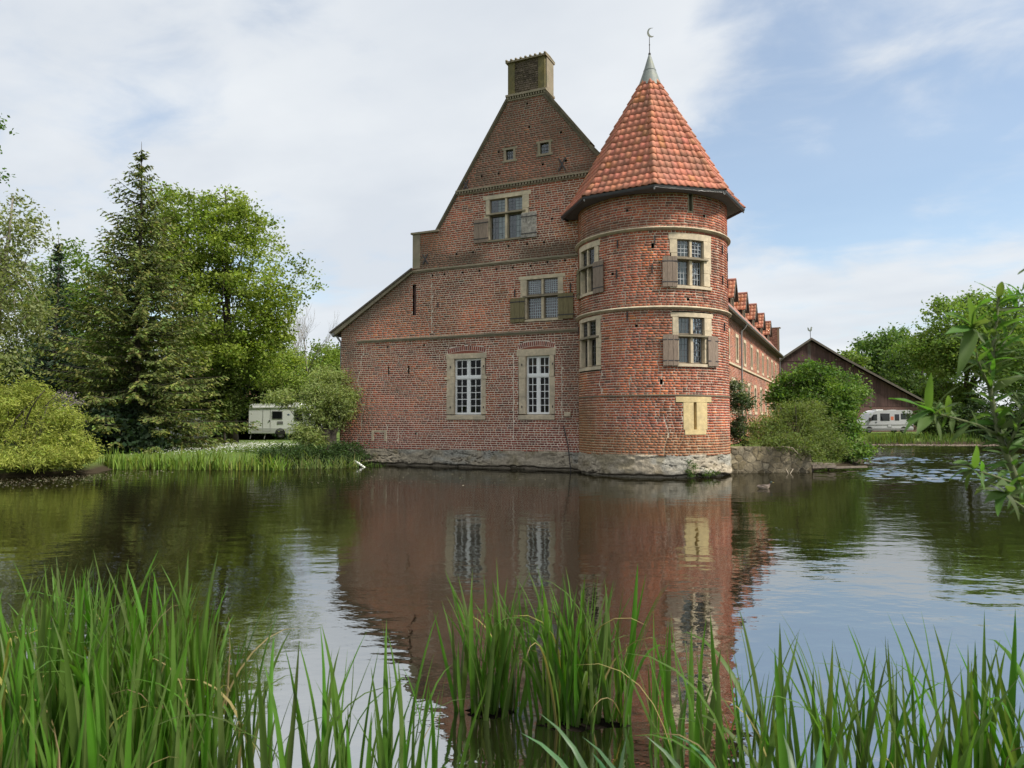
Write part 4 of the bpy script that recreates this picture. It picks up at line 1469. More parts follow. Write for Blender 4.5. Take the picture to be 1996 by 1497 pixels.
tex += [(TU(a) - 0.05, TU(a) + 0.05, z - 0.05, z + 0.05) for a, z in ((-118, 9.4), (-100, 8.05), (-60, 9.2), (-130, 7.2), (-112, 5.3), (-75, 6.2), (-95, 3.3))]
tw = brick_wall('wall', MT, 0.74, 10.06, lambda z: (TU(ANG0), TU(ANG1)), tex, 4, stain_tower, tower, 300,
                lambda u, v, L: L - 0.0016 * np.abs(np.degrees(u / TR) + 97) - 0.012 * np.abs(v - 2.6), jv=0.024, jh=0.020, dark=1.08,
                seams=(lambda z: TU(-141.5 + 1.2 * math.sin(z * 9)) if 2.9 < z < 3.8 else None, lambda z: TU(-117 + 0.8 * math.sin(z * 11)) if 3.1 < z < 3.6 else None, lambda z: TU(-92 + 1.5 * math.sin(z * 5)) if 0.8 < z < 2.2 else None, lambda z: TU(-120) if 6.0 < z < 6.5 else None))
m = MB()
m.lathe([(TR - 0.02, 0.3), (TR - 0.02, 10.06)], TC, 24, R_(ANG1), R_(360 + ANG0))
m.build('back_wall', M_BARNBRICK, tower)
# plinth
m = MB(); m.col = (0.27, 0.24, 0.185)
m.lathe([(TR - 0.08, -0.6), (TR - 0.08, 0.75), (TR - 0.3, 0.76)], TC, 48)
tp = m.build('plinth', M_RUBBLE, tower, color=True)
rough_wall('plinth_face', MT, TU(ANG0), TU(ANG1), -0.2, 0.80, 23, tp, batter=0.07, amp=0.085, pale=1.05)
for key in WT:
    w = WT[key]
    f, g = w['f'], w['g']
    cross_window(MT, TU(f[0]), TU(f[1]), f[2], f[3], TU(g[0]), TU(g[1]), g[2], g[3], w['zt'], tower, nu=6, lintel_over=0.05,
                 leads=(3, 4), curtain={'rl': '0123', 'ru': '02half', 'lu': '3half', 'll': '3'}[key],
                 lead_mat=M_CAMELIGHT if key == 'ru' else None)
shutter(MT, TU(-93.6), TU(-83.4), 6.60, 7.66, tower, M_SHUT)
shutter(MT, TU(-93.8), TU(-83.2), 3.86, 4.93, tower, M_SHUT)
shutter(MT, TU(-59.4), TU(-48.6), 3.88, 4.93, tower, M_SHUT)
shutter(MT, TU(-147.6), TU(-137.2), 6.58, 7.72, tower, M_SHUT)
shutter(MT, TU(-181), TU(-170.0), 6.58, 7.72, tower, M_SHUT_G)
# loophole with slabs of yellow stone
m = MB(); m.mbox(MT, TU(-79.6), TU(-71.6), 1.66, 2.60, -0.25, 0.012, 2)
lo = m.build('loophole', M_STONE_Y, tower, bevel=0.006)
m = MB(); m.mbox(MT, TU(-69.2), TU(-59.8), 1.66, 2.60, -0.25, 0.014, 2); m.build('slab', M_STONE_Y, lo, bevel=0.006)
m = MB(); m.mbox(MT, TU(-85), TU(-55.6), 2.602, 2.79, -0.25, 0.02, 5); m.build('lintel', M_STONE_Y, lo, bevel=0.006)
m = MB(); m.mbox(MT, TU(-78.6), TU(-61.2), 1.48, 1.658, -0.25, 0.02, 4); m.build('sill', M_STONE_Y, lo, bevel=0.006)
m = MB(); m.mring(MT, TU(-74.2), TU(-69.9), 9.25, 10.0, 0.045, -0.2, 0.01)
m.build('slit', M_STONE_G, tower)


def band(z, out, h, mat, name='string_course'):
    m = MB()
    m.lathe([(TR - 0.02, z + h * 0.62), (TR + out * 0.75, z + h * 0.42), (TR + out, z + h * 0.2), (TR + out, z), (TR + out * 0.8, z - h * 0.15),
             (TR + out * 0.45, z - h * 0.45), (TR + 0.015, z - h * 0.62), (TR - 0.02, z - h * 0.62)], TC, 72)
    return m.build(name, mat, tower, smooth=False)


band(8.66, 0.12, 0.115, M_STONE)
band(5.88, 0.12, 0.115, M_STONE)
band(2.84, 0.03, 0.05, M_STONE_G)
for a, z in ((-98.5, 8.25), (-125.5, 8.22), (-100.5, 7.25), (-126.5, 7.15), (-38, 8.15), (-38, 7.05), (-118.5, 5.62), (-36, 5.35), (-25, 8.0), (-25, 7.0), (-179, 5.4)):
    anchor(MT, TU(a), z, tower, 0.30)

# roof
CA = [261 + 45 * k for k in range(8)]
S1 = math.hypot(0.467, 0.62); S2 = math.hypot(2.36, 4.42); SL = S1 + S2


def roof_prof(s):
    """distance up the slope -> (apothem, z)"""
    s = np.asarray(s, float)
    f = np.clip(s / S1, None, 1.0); g = np.clip((s - S1) / S2, 0, None)
    return 3.187 - 0.467 * f - 2.36 * g, 10.03 + 0.62 * f + 4.42 * g


def facet_map(ang):
    a = R_(ang)
    rx, ry = math.cos(a), math.sin(a)
    tx, ty = -math.sin(a), math.cos(a)
    def P(u, s, h):
        ap, z = roof_prof(s)
        low = s < S1
        nr = np.where(low, 0.80, 0.882); nz = np.where(low, 0.60, 0.471)
        r = ap + h * nr
        return np.stack([TC.x + rx * r + tx * u, TC.y + ry * r + ty * u, z + h * nz], -1)
    return P


tan225 = math.tan(R_(22.5))
rb = MB()
for lv in ((3.16, 9.99), (2.70, 10.62), (0.34, 15.06)):
    for ca in CA:
        rr = lv[0] / math.cos(R_(22.5))
        rb.v.append((TC.x + rr * math.cos(R_(ca)), TC.y + rr * math.sin(R_(ca)), lv[1])); rb.c.append((0, 0, 0))
for q in range(2):
    for k in range(8):
        rb.f.append((q * 8 + k, q * 8 + (k + 1) % 8, q * 8 + 8 + (k + 1) % 8, q * 8 + 8 + k))
troof = rb.build('roof', M_SOFFIT, tower)
GA = 0.33
for k in range(8):
    fa = 238.5 + 45 * k
    P = facet_map(fa)
    tl = []
    for i, s in enumerate(np.arange(0.0, SL - 0.1, GA)):
        hw = roof_prof(s)[0] * tan225
        for u in np.arange(-1.45, 1.46, 0.2415):
            if abs(u) < hw + 0.06:
                tl.append((u, s))
    V, F, c = tile_array(P, tl, 0.2415, GA, clamp=lambda s: np.maximum(roof_prof(s)[0] * tan225 + 0.02, 0.0), seed=40 + k, base=(0.55, 0.20, 0.13))
    if k in (0, 1):
        tiles_single('roof_tile', V, F, c, troof)
    else:
        tiles_joined('roof_tile_field', V, F, c, troof)
for k, ca in enumerate(CA):
    a = R_(ca)
    for i, s in enumerate(np.arange(-0.03, SL - 0.1, GA)):
        P8 = []
        w0, w1 = 0.135, 0.105
        sc = 1.0 if s < SL - 1.6 else 0.72
        for (ss, w, hh) in ((s, w0 * sc, 0.055), (s + GA * 1.15, w1 * sc, 0.028), (s + 0.004, w0 * sc * 0.9, 0.03)):
            ap, z = roof_prof(ss)
            r = float(ap) / math.cos(R_(22.5))
            for j in range(7):
                b = math.pi * j / 6
                lat = w * math.cos(b); up = w * 0.62 * math.sin(b) + hh - 0.035
                rr = r + up * 0.86 - abs(lat) * 0.36
                P8.append((TC.x + rr * math.cos(a) - lat * math.sin(a), TC.y + rr * math.sin(a) + lat * math.cos(a), float(z) + up * 0.5))
        P8 = np.array(P8)
        kk = np.arange(6)
        F = np.concatenate([np.stack([kk, kk + 1, kk + 8, kk + 7], 1), np.stack([kk + 14, kk + 15, kk + 1, kk], 1)])
        cc = P8.mean(0)
        colr = np.array([0.55, 0.215, 0.14]) * random.uniform(0.8, 1.18) * np.array([1, random.uniform(0.92, 1.1), random.uniform(0.85, 1.05)])
        me = np_mesh('hip_tile', P8 - cc, F, np.tile(colr, (21, 1)))
        o = link_mesh('hip_tile', me, M_TILE, None, True)
        o.location = cc
        o.parent = troof
# eave boards, gutter, soffit
def octo(r, z):
    return [(TC.x + r * math.cos(R_(c)), TC.y + r * math.sin(R_(c)), z) for c in CA]
m = MB()
A, B_ = octo(3.40, 9.96), octo(2.80, 9.90)
m.add(A + B_, [(i, (i + 1) % 8, 8 + (i + 1) % 8, 8 + i) for i in range(8)])
m.build('soffit', M_SOFFIT, tower)
m = MB()
rings = [octo(3.38, 10.02), octo(3.38, 9.95), octo(3.41, 9.91), octo(3.46, 9.905), octo(3.50, 9.94), octo(3.51, 10.0), octo(3.50, 10.003), octo(3.49, 9.95), octo(3.45, 9.925), octo(3.42, 9.935)]
V = [p for r_ in rings for p in r_]
m.add(V, [(q * 8 + i, q * 8 + (i + 1) % 8, q * 8 + 8 + (i + 1) % 8, q * 8 + 8 + i) for q in range(len(rings) - 1) for i in range(8)])
m.build('gutter', M_GUTTER, tower)
for k in range(8):
    c = R_(CA[k])
    p = Vector((TC.x + 3.45 * math.cos(c), TC.y + 3.45 * math.sin(c), 9.915))
    m = MB(); m.tube([p, p - Vector((0, 0, 0.07))], [0.035, 0.025], 8); m.build('gutter_outlet', M_ZINC, tower)
# lead cap, finial and crescent
m = MB()
m.lathe([(0.47, 14.93), (0.40, 15.16), (0.24, 15.62), (0.12, 16.02), (0.045, 16.26), (0.02, 16.30)], TC, 16)
capo = m.build('lead_cap', M_LEAD, tower, smooth=True)
m = MB(); m.lathe([(0.245, 15.635), (0.255, 15.62), (0.25, 15.605)], TC, 16); m.build('cap_seam', M_LEAD, capo)
m = MB(); m.lathe([(0.018, 16.24), (0.05, 16.28), (0.05, 16.33), (0.017, 16.37), (0.015, 16.66), (0.03, 16.68), (0.014, 16.70), (0.012, 17.02), (0.0, 17.02)], TC, 10)
fin = m.build('finial', M_IRON, tower)
P = []
n = 14
out = [(0.16 * math.cos(a), 0.19 * math.sin(a)) for a in np.linspace(R_(70), R_(300), n)]
inn = [(0.055 + 0.145 * math.cos(a), 0.02 + 0.165 * math.sin(a)) for a in np.linspace(R_(288), R_(82), n)]
m = MB()
pts = [(TC.x + 0.07 + x, TC.y - 0.012, 17.17 + y) for x, y in out + inn]
mm = out + list(reversed(inn))
va = [(TC.x + 0.07 + x, TC.y - 0.012, 17.17 + y) for x, y in mm]; vb = [(x, TC.y + 0.012, z) for x, y, z in va]
F = []
for i in range(n - 1):
    F += [(i, i + 1, n + i + 1, n + i), (2 * n + i, 3 * n + i, 3 * n + i + 1, 2 * n + i + 1), (i, 2 * n + i, 2 * n + i + 1, i + 1), (n + i, n + i + 1, 3 * n + i + 1, 3 * n + i)]
m.add(va + vb, F)
m.build('crescent', M_LEAD, tower)

# ---------------------------------------------------------------- vegetation
def leaf_quads(P, L, W, rg, droop=0.0, out=None, lift=0.0):
    """rhombic leaves at points P; droop pulls the leaf axis down, out (n,3) pulls it outward"""
    n = len(P)
    a = rg.normal(0, 1, (n, 3))
    a[:, 2] *= 0.7
    a[:, 2] -= droop
    if out is not None:
        a += out
    a /= np.linalg.norm(a, axis=1)[:, None] + 1e-9
    q = rg.normal(0, 1, (n, 3))
    q[:, 2] += lift
    b = np.cross(a, q)
    b /= np.linalg.norm(b, axis=1)[:, None] + 1e-9
    s = rg.uniform(0.65, 1.3, (n, 1))
    l = a * L * s * 0.5
    w = b * W * s * 0.5
    nn = np.cross(a, b) * (L * 0.10) * s
    V = np.stack([P - l, P + w - l * 0.1 + nn, P + l, P - w - l * 0.1 + nn], 1)
    return V


def leaves_mesh(name, V, col, mat, parent):
    n = len(V)
    F = np.arange(n * 4).reshape(-1, 4)
    return link_mesh(name, np_mesh(name, V.reshape(-1, 3), F, np.repeat(col, 4, 0)), mat, parent)


def crown_points(ells, nclump, rg, fill=0.35, lump=0.3):
    vol = np.array([(e[3] * e[4] * e[5]) ** 0.67 for e in ells])
    pick = rg.choice(len(ells), nclump, p=vol / vol.sum())
    E = np.array(ells, float)[pick]
    d = rg.normal(0, 1, (nclump, 3))
    d /= np.linalg.norm(d, axis=1)[:, None]
    r = fill + (1 - fill) * rg.random(nclump) ** 0.45
    r *= 1 - lump + 2 * lump * fbm(d[:, 0] * 2.2 + 7 + pick, d[:, 2] * 2.2 + d[:, 1] * 1.7 + 3, 5, 2)
    return E[:, :3] + d * E[:, 3:6] * r[:, None], d


def tree(name, label, cat, base, ells, nclump, per, L, W, col, seed, trunk_r=0.2, limbs=14, rc=0.55, droop=0.0, group=None, mat=None, bark=None, var=0.28,
         top=None, fill=0.35, stems=1, lump=0.3, flat=0.65, tip=None, lobes=9, bright=1.22):
    rg = np.random.default_rng(seed)
    ells = list(ells)
    for e in [ells[int(q)] for q in rg.integers(0, len(ells), lobes)]:
        d_ = rg.normal(0, 1, 3); d_[1] *= 0.6; d_ /= np.linalg.norm(d_); k_ = rg.uniform(0.22, 0.42)
        ells.append((e[0] + d_[0] * e[3] * 0.95, e[1] + d_[1] * e[4] * 0.95, e[2] + d_[2] * e[5] * 0.95, e[3] * k_, e[4] * k_, e[5] * k_))
    bz = float(ground_z(np.array([base[0]]), np.array([base[1]]))[0])
    t = thing(name, (base[0], base[1], bz), label, cat, group)
    C, d = crown_points(ells, nclump, rg, fill, lump)
    C[:, 2] = np.maximum(C[:, 2], bz + 0.12)
    rad = rc * rg.uniform(0.6, 1.4, nclump)
    k = rg.poisson(per, nclump) + 1
    idx = np.repeat(np.arange(nclump), k)
    off = rg.normal(0, 1, (len(idx), 3)) * rad[idx][:, None] * np.array([0.6, 0.6, 0.6 * flat])
    P = C[idx] + off
    P[:, 2] = np.maximum(P[:, 2], 0.05)
    o = d[idx] * 0.7
    V = leaf_quads(P, L, W, rg, droop, o, 0.8)
    cl = rg.uniform(1 - var, 1 + var, nclump)
    c = np.array(col)[None] * cl[idx][:, None] * rg.uniform(0.8, 1.2, (len(idx), 1))
    c = c * (1 + rg.normal(0, 0.06, (len(idx), 3)))
    if tip is not None:
        w = (rg.random(nclump) < 0.35)[idx] * 0.7
        c = c * (1 - w[:, None]) + np.array(tip) * w[:, None]
    leaves_mesh('crown', V, np.clip(c * bright, 0.004, 0.9), mat or M_LEAF, t)
    m = MB()
    zt = top if top else max(e[2] + e[5] * 0.3 for e in ells)
    r = random.Random(seed)
    for sidx in range(stems):
        bx, by = base
        cx = sum(e[0] for e in ells) / len(ells); cy = sum(e[1] for e in ells) / len(ells)
        if stems > 1:
            bx += r.uniform(-0.5, 0.5); by += r.uniform(-0.5, 0.5)
            cx += r.uniform(-1, 1) * ells[0][3] * 0.6; cy += r.uniform(-1, 1) * ells[0][4] * 0.6
        pts, rr = [], []
        for i in range(9):
            f = i / 8
            pts.append(Vector((bx + (cx - bx) * f ** 1.5 + math.sin(f * 5 + seed + sidx) * 0.12, by + (cy - by) * f ** 1.5 + math.cos(f * 4 + seed) * 0.12, bz - 0.15 + (zt - bz + 0.15) * f)))
            rr.append(trunk_r * (1.25 if i == 0 else 1.0) * (1 - 0.86 * f))
        m.tube(pts, rr, 8)
        for j in range(limbs // stems):
            f = r.uniform(0.25, 0.85)
            i = min(7, int(f * 8))
            a = pts[i].lerp(pts[i + 1], f * 8 - i)
            q = Vector(C[r.randrange(nclump)])
            mid = a.lerp(q, 0.5) + Vector((0, 0, -0.12 * (q - a).length if q.z > a.z else 0.1 * (q - a).length))
            r0 = trunk_r * (1 - 0.86 * f) * 0.5
            m.tube([a, a.lerp(mid, 0.5) + Vector((0, 0, 0.05)), mid, q], [r0, r0 * 0.75, r0 * 0.5, r0 * 0.12], 5, cap=False)
    tag(m.build('trunk', bark or M_BARK, t, smooth=True), kind=None)
    return t


def spruce(name, label, base, H, Rb, seed, col, tipc, z0=0.8, group=None, dens=1.0, thin=1.0):
    rg = np.random.default_rng(seed)
    bz = float(ground_z(np.array([base[0]]), np.array([base[1]]))[0])
    t = thing(name, (base[0], base[1], bz), label, 'spruce tree', group)
    m = MB()
    pts = [Vector((base[0] + 0.05 * math.sin(i), base[1], bz - 0.2 + (H + 0.2) * i / 10)) for i in range(11)]
    m.tube(pts, [0.26 * (1 - i / 10.3) for i in range(11)], 8)
    Ps, Os, Cs, Ls = [], [], [], []
    z = z0
    while z < H - 0.15:
        f = (z - z0) / (H - z0)
        Rm = Rb * (1 - f) ** 0.92 * (0.72 + 0.28 * min(1, (f + 0.04) / 0.12)) + 0.12
        nb = int((5 + 5 * (1 - f)) * dens) + 1
        a0 = rg.random() * 6.28
        for j in range(nb):
            az = a0 + 6.2832 * j / nb + rg.normal(0, 0.2)
            L = Rm * rg.choice([rg.uniform(0.5, 0.8), rg.uniform(0.8, 1.18)])
            zb = z + rg.normal(0, 0.12)
            up = 0.45 * f
            n = max(5, int(L / 0.16))
            s = np.linspace(0.04, 1, n)
            rx = L * s
            zz = zb + L * (up * s - (0.42 - 0.3 * f) * s ** 1.4 + 0.24 * s ** 3)
            cx = base[0] + rx * math.cos(az); cy = base[1] + rx * math.sin(az)
            if L > 0.9:
                m.tube([(cx[0], cy[0], zz[0]), (cx[n // 2], cy[n // 2], zz[n // 2]), (cx[-1], cy[-1], zz[-1])], [0.035 * (1 - f) + 0.012, 0.02, 0.005], 4, cap=False)
            # side twigs with needles, hanging on the older wood
            for i in range(n):
                tl = (0.16 + 0.34 * (1 - abs(s[i] - 0.55) * 1.3)) * min(1.0, L / 1.6 + 0.25) * (1 - 0.45 * f)
                for sd in (-1, 1):
                    kq = max(2, int(tl / 0.075))
                    q = np.linspace(0.1, 1, kq)
                    ang = az + sd * rg.uniform(0.6, 1.1)
                    px_ = cx[i] + tl * q * math.cos(ang); py_ = cy[i] + tl * q * math.sin(ang)
                    pz_ = zz[i] - tl * q * q * rg.uniform(0.15, 0.75)
                    Ps.append(np.stack([px_, py_, pz_], 1))
                    Os.append(np.tile([math.cos(ang) * 2.6, math.sin(ang) * 2.6, -0.9], (kq, 1)))
                    w = np.clip(s[i] * 0.75 + q * 0.5 - 0.55, 0, 1) * rg.uniform(0.3, 1.1)
                    sh = rg.uniform(0.72, 1.25)
                    Cs.append((np.array(col)[None] * (1 - w[:, None]) + np.array(tipc)[None] * w[:, None]) * sh)
        z += (0.37 + 0.10 * f) * rg.uniform(0.8, 1.2)
    P = np.concatenate(Ps); O = np.concatenate(Os); C = np.concatenate(Cs)
    V = leaf_quads(P, 0.22 * thin, 0.095 * thin, rg, 0.2, O, 0.3)
    leaves_mesh('crown', V, np.clip(C * (1 + rg.normal(0, 0.1, C.shape)), 0.003, 0.9), M_NEEDLE, t)
    m.build('trunk', M_BARK, t, smooth=True)
    return t


def ell(px, py, Y, rx, rz, ry=None):
    """crown lobe: centre seen at a pixel at distance Y, radii in metres"""
    p = at(px, py, Y)
    return (p.x, p.y, p.z, rx, ry or rx, rz)


def xy(px, Y):
    return ((px - 998) / FOC * Y, Y)


# left bank
spruce('spruce_tree', 'tall dark spruce with pointed top on the left bank', xy(264, 37.0), 15.9, 5.4, 101, (0.095, 0.122, 0.042), (0.27, 0.30, 0.08), dens=1.15)
spruce('spruce_tree', 'smaller blue-green spruce half hidden behind the pale left-hand tree', xy(105, 43.0), 12.6, 2.6, 102, (0.040, 0.066, 0.042), (0.075, 0.11, 0.06), z0=0.6)
tree('deciduous_tree', 'bright green spreading tree right behind the tall spruce', 'tree', xy(455, 47),
     [ell(360, 470, 47, 3.0, 3.6), ell(440, 480, 47, 3.4, 3.0), ell(520, 560, 46, 2.6, 2.2), ell(450, 620, 46, 3.8, 2.6), ell(350, 600, 47, 3.0, 3.2), ell(530, 640, 45.5, 1.6, 1.5), ell(330, 400, 48, 1.5, 1.6), ell(425, 405, 47.5, 1.4, 1.1), ell(400, 690, 46, 3.0, 1.6), ell(500, 690, 45.5, 2.6, 1.5), ell(545, 600, 46, 1.2, 1.1), ell(480, 440, 47, 1.8, 1.4), ell(370, 540, 46.5, 2.6, 3.0), ell(310, 480, 47.5, 2.0, 2.6)],
     950, 56, 0.21, 0.125, (0.140, 0.190, 0.032), 103, trunk_r=0.30, limbs=60, rc=0.58, var=0.34, fill=0.25, lump=0.45, tip=(0.235, 0.29, 0.055), flat=0.6)
tree('deciduous_tree', 'green tree between the two spruces on the left', 'tree', xy(165, 50),
     [ell(150, 560, 50, 2.8, 3.2), ell(190, 640, 49, 3.2, 3.0), ell(115, 640, 50, 2.8, 3.2), ell(230, 600, 50, 2.6, 3.0), ell(90, 590, 50, 2.0, 2.6), ell(150, 720, 48, 4.0, 2.2)],
     330, 60, 0.24, 0.14, (0.095, 0.150, 0.026), 104, trunk_r=0.25, limbs=12, rc=0.8)
tree('pale_tree', 'pale grey-green drooping tree at the left edge of the picture', 'tree', xy(-40, 31),
     [ell(-20, 500, 31, 1.5, 2.4), ell(15, 600, 30.5, 1.4, 2.2), ell(-70, 560, 31, 2.6, 3.6), ell(20, 430, 31, 0.8, 1.0), ell(0, 690, 30, 1.2, 1.3), ell(65, 475, 31, 0.5, 0.6)],
     260, 58, 0.17, 0.085, (0.15, 0.18, 0.065), 105, trunk_r=0.22, limbs=40, rc=0.6, droop=0.7, bark=M_BARK_P, tip=(0.24, 0.26, 0.13), fill=0.25, lobes=4)
for i, (px, py) in enumerate(((12, 335), (30, 330), (-4, 305), (0, 250), (-2, 185), (18, 345), (2, 265), (-12, 205))):
    pass
tree('overhanging_tree', 'tree reaching thin leafy twigs into the upper left edge of the sky', 'tree', xy(-190, 24),
     [ell(-90, 330, 24, 1.3, 1.6), ell(-12, 330, 24, 0.7, 0.22), ell(0, 250, 24, 0.22, 0.2), ell(-8, 185, 24, 0.25, 0.16), ell(-140, 260, 24, 1.6, 2.4)],
     70, 26, 0.13, 0.085, (0.075, 0.14, 0.03), 106, trunk_r=0.18, limbs=30, rc=0.25)
tree('feathery_bush', 'yellow-green feathery bush hanging over the water at the left edge', 'bush', xy(30, 27.2),
     [ell(20, 810, 27.2, 1.7, 1.15), ell(95, 850, 26.9, 1.15, 0.9), ell(125, 880, 26.3, 1.0, 0.5), ell(45, 890, 26.0, 1.4, 0.55), ell(-40, 800, 27.4, 1.6, 1.5), ell(110, 815, 27.2, 0.5, 0.45), ell(150, 895, 26.3, 0.55, 0.3), ell(80, 908, 25.7, 1.5, 0.25), ell(10, 915, 25.2, 1.4, 0.25), ell(60, 770, 27.4, 0.5, 0.5)],
     620, 58, 0.15, 0.034, (0.215, 0.25, 0.052), 107, trunk_r=0.07, limbs=20, rc=0.30, lump=0.5, droop=0.7, stems=4, var=0.4, tip=(0.32, 0.35, 0.08), fill=0.45)
tree('rhododendron', 'dark shrub with pale mauve flowers behind the feathery bush', 'shrub', xy(95, 31),
     [ell(95, 800, 31, 1.0, 0.8), ell(75, 830, 31, 0.9, 0.7)], 60, 40, 0.15, 0.06, (0.035, 0.06, 0.025), 108, trunk_r=0.05, limbs=6, rc=0.3, stems=2, tip=(0.30, 0.24, 0.31))
for i, (px, py, Y, rx, rz, col) in enumerate(((60, 760, 46, 3.2, 2.6, (0.022, 0.038, 0.018)), (170, 790, 41, 2.6, 2.2, (0.018, 0.032, 0.017)), (215, 850, 35, 1.7, 1.1, (0.020, 0.036, 0.018)),
                                              (310, 790, 50, 3.4, 2.6, (0.022, 0.040, 0.016)), (425, 800, 58, 3.6, 2.6, (0.025, 0.042, 0.016)), (520, 800, 60, 4.0, 2.6, (0.026, 0.045, 0.017)))):
    lab = ['dark evergreen shrub deep behind the feathery bush', 'dark evergreen shrub below the green tree left of the spruce trunk', 'dark low shrub at the water left of the reed bed',
           'dark evergreen hedge bush behind the tall spruce', 'dark hedge bush left of the white caravan', 'dark hedge bush directly behind the white caravan'][i]
    tree('evergreen_shrub', lab, 'shrub', xy(px, Y), [ell(px, py, Y, rx, rz), ell(px + 30, py + 25, Y - 0.5, rx * 0.7, rz * 0.7), ell(px - 30, py + 30, Y - 0.5, rx * 0.7, rz * 0.6)], 190, 60, 0.28, 0.18, col, 120 + i, trunk_r=0.1, limbs=6, rc=0.55, stems=3, var=0.4, fill=0.5)
tree('slender_tree', 'group of slender stems with light foliage above the white caravan', 'tree', xy(470, 58),
     [ell(470, 680, 58, 3.0, 2.0), ell(530, 720, 57, 2.4, 1.6), ell(420, 700, 58, 2.4, 1.6), ell(560, 740, 57, 2.4, 1.4)], 260, 56, 0.22, 0.13, (0.150, 0.200, 0.045), 131, trunk_r=0.12, limbs=18, rc=0.6, stems=6, fill=0.25)
tree('rounded_tree', 'round yellow-green tree behind the caravan beside the brick wall', 'tree', xy(600, 68),
     [ell(600, 735, 68, 3.6, 2.6), ell(648, 745, 66, 2.8, 2.8), ell(560, 755, 68, 3.0, 2.4), ell(628, 705, 68, 2.0, 1.5), ell(665, 730, 66, 2.0, 2.2)], 330, 56, 0.24, 0.14, (0.145, 0.20, 0.042), 132, trunk_r=0.25, limbs=12, rc=0.7)


tree('understorey_shrub', 'mid-green shrub hiding the foot of the spreading green tree', 'shrub', xy(442, 45.2),
     [ell(432, 800, 45.2, 1.0, 1.4), ell(440, 770, 45.4, 1.0, 1.2), ell(410, 770, 45.4, 1.3, 1.3), ell(450, 728, 45.6, 1.5, 1.0)], 170, 58, 0.19, 0.11, (0.075, 0.105, 0.026), 134, trunk_r=0.07, limbs=8, rc=0.45, stems=3, var=0.4)


def bare_tree(px, Y, H, seed):
    r = random.Random(seed)
    b = xy(px, Y)
    t = thing('bare_tree', (b[0], b[1], 0.4), 'leafless pale tree with fine twigs behind the spreading green tree', 'tree')
    m = MB()
    def grow(p, d, L, rad, depth):
        q = p + d * L
        mid = p.lerp(q, 0.5) + Vector((r.uniform(-1, 1), r.uniform(-1, 1), 0)) * L * 0.05
        m.tube([p, mid, q], [rad, rad * 0.8, rad * 0.55], 5 if depth < 3 else 3, cap=False)
        if depth >= 6:
            return
        for _ in range(3 if depth < 4 else 2):
            nd = (d + Vector((r.uniform(-1, 1), r.uniform(-1, 1), r.uniform(-0.1, 0.5))) * 0.48).normalized()
            grow(q, nd, L * r.uniform(0.62, 0.85), rad * 0.55, depth + 1)
    grow(Vector((b[0], b[1], 0.3)), Vector((0.03, 0, 1)), H * 0.27, 0.16, 0)
    m.build('trunk', M_BARK_P, t)


bare_tree(585, 64, 12.0, 4)

# pollard willow at the corner of the house
tree('pollard_willow', 'small pollard willow with gnarled trunk in front of the white caravan', 'tree', xy(638, 32.6),
     [ell(635, 770, 32.6, 1.1, 0.75), ell(618, 800, 32.3, 0.85, 0.7), ell(663, 795, 32.4, 0.62, 0.8), ell(596, 842, 32.0, 0.4, 0.45), ell(608, 858, 31.8, 0.55, 0.45), ell(545, 775, 33.2, 0.65, 0.35), ell(640, 735, 33.0, 0.7, 0.4)],
     300, 56, 0.17, 0.042, (0.205, 0.25, 0.085), 133, trunk_r=0.17, limbs=46, rc=0.33, droop=0.4, top=2.3, var=0.3, tip=(0.23, 0.27, 0.11), fill=0.2)
wt = MB()
b = xy(640, 32.4)
for k, (dx, dz, rr) in enumerate(((0, 0, 0.30), (0.16, 0.1, 0.2), (-0.12, 0.05, 0.18))):
    wt.tube([(b[0] + dx * 1.2, b[1] - dx * 0.4, 0.1), (b[0] + dx + 0.04, b[1], 0.7), (b[0] + dx * 1.4 - 0.03, b[1], 1.25 + dz), (b[0] + dx * 2.2, b[1], 1.6 + dz)], [rr * 1.25, rr, rr * 0.95, rr * 0.7], 9)
    o = wt.build('stem', M_BARK, [x for x in bpy.data.objects if x.name.startswith('pollard_willow')][0], smooth=True)
    wt = MB()
for i, (px, py, Y, rx, rz) in enumerate(((560, 888, 30.8, 1.1, 0.35), (620, 892, 31.2, 0.9, 0.4), (672, 885, 32.0, 0.8, 0.45))):
    tree('bank_shrub', ['dark low shrub on the bank left of the pollard willow', 'dark low shrub at the foot of the pollard willow', 'dark low shrub between the pollard willow and the brick wall'][i], 'shrub', xy(px, Y + 0.3),
         [ell(px, py, Y, rx, rz)], 60, 60, 0.11, 0.05, (0.045, 0.078, 0.026), 140 + i, trunk_r=0.04, limbs=4, rc=0.28, stems=2)
tree('wall_shrub', 'sprig of leafy shrub growing from the left edge of the brick facade', 'shrub', (FA - FD * 11.1 + FN * 0.25).to_2d()[:] ,
     [tuple(MF(-10.9, 2.55, 0.35)) + (0.45, 0.3, 0.55), tuple(MF(-11.2, 2.1, 0.3)) + (0.4, 0.3, 0.5)], 26, 30, 0.12, 0.035, (0.10, 0.12, 0.05), 145, trunk_r=0.02, limbs=10, rc=0.2, stems=2)

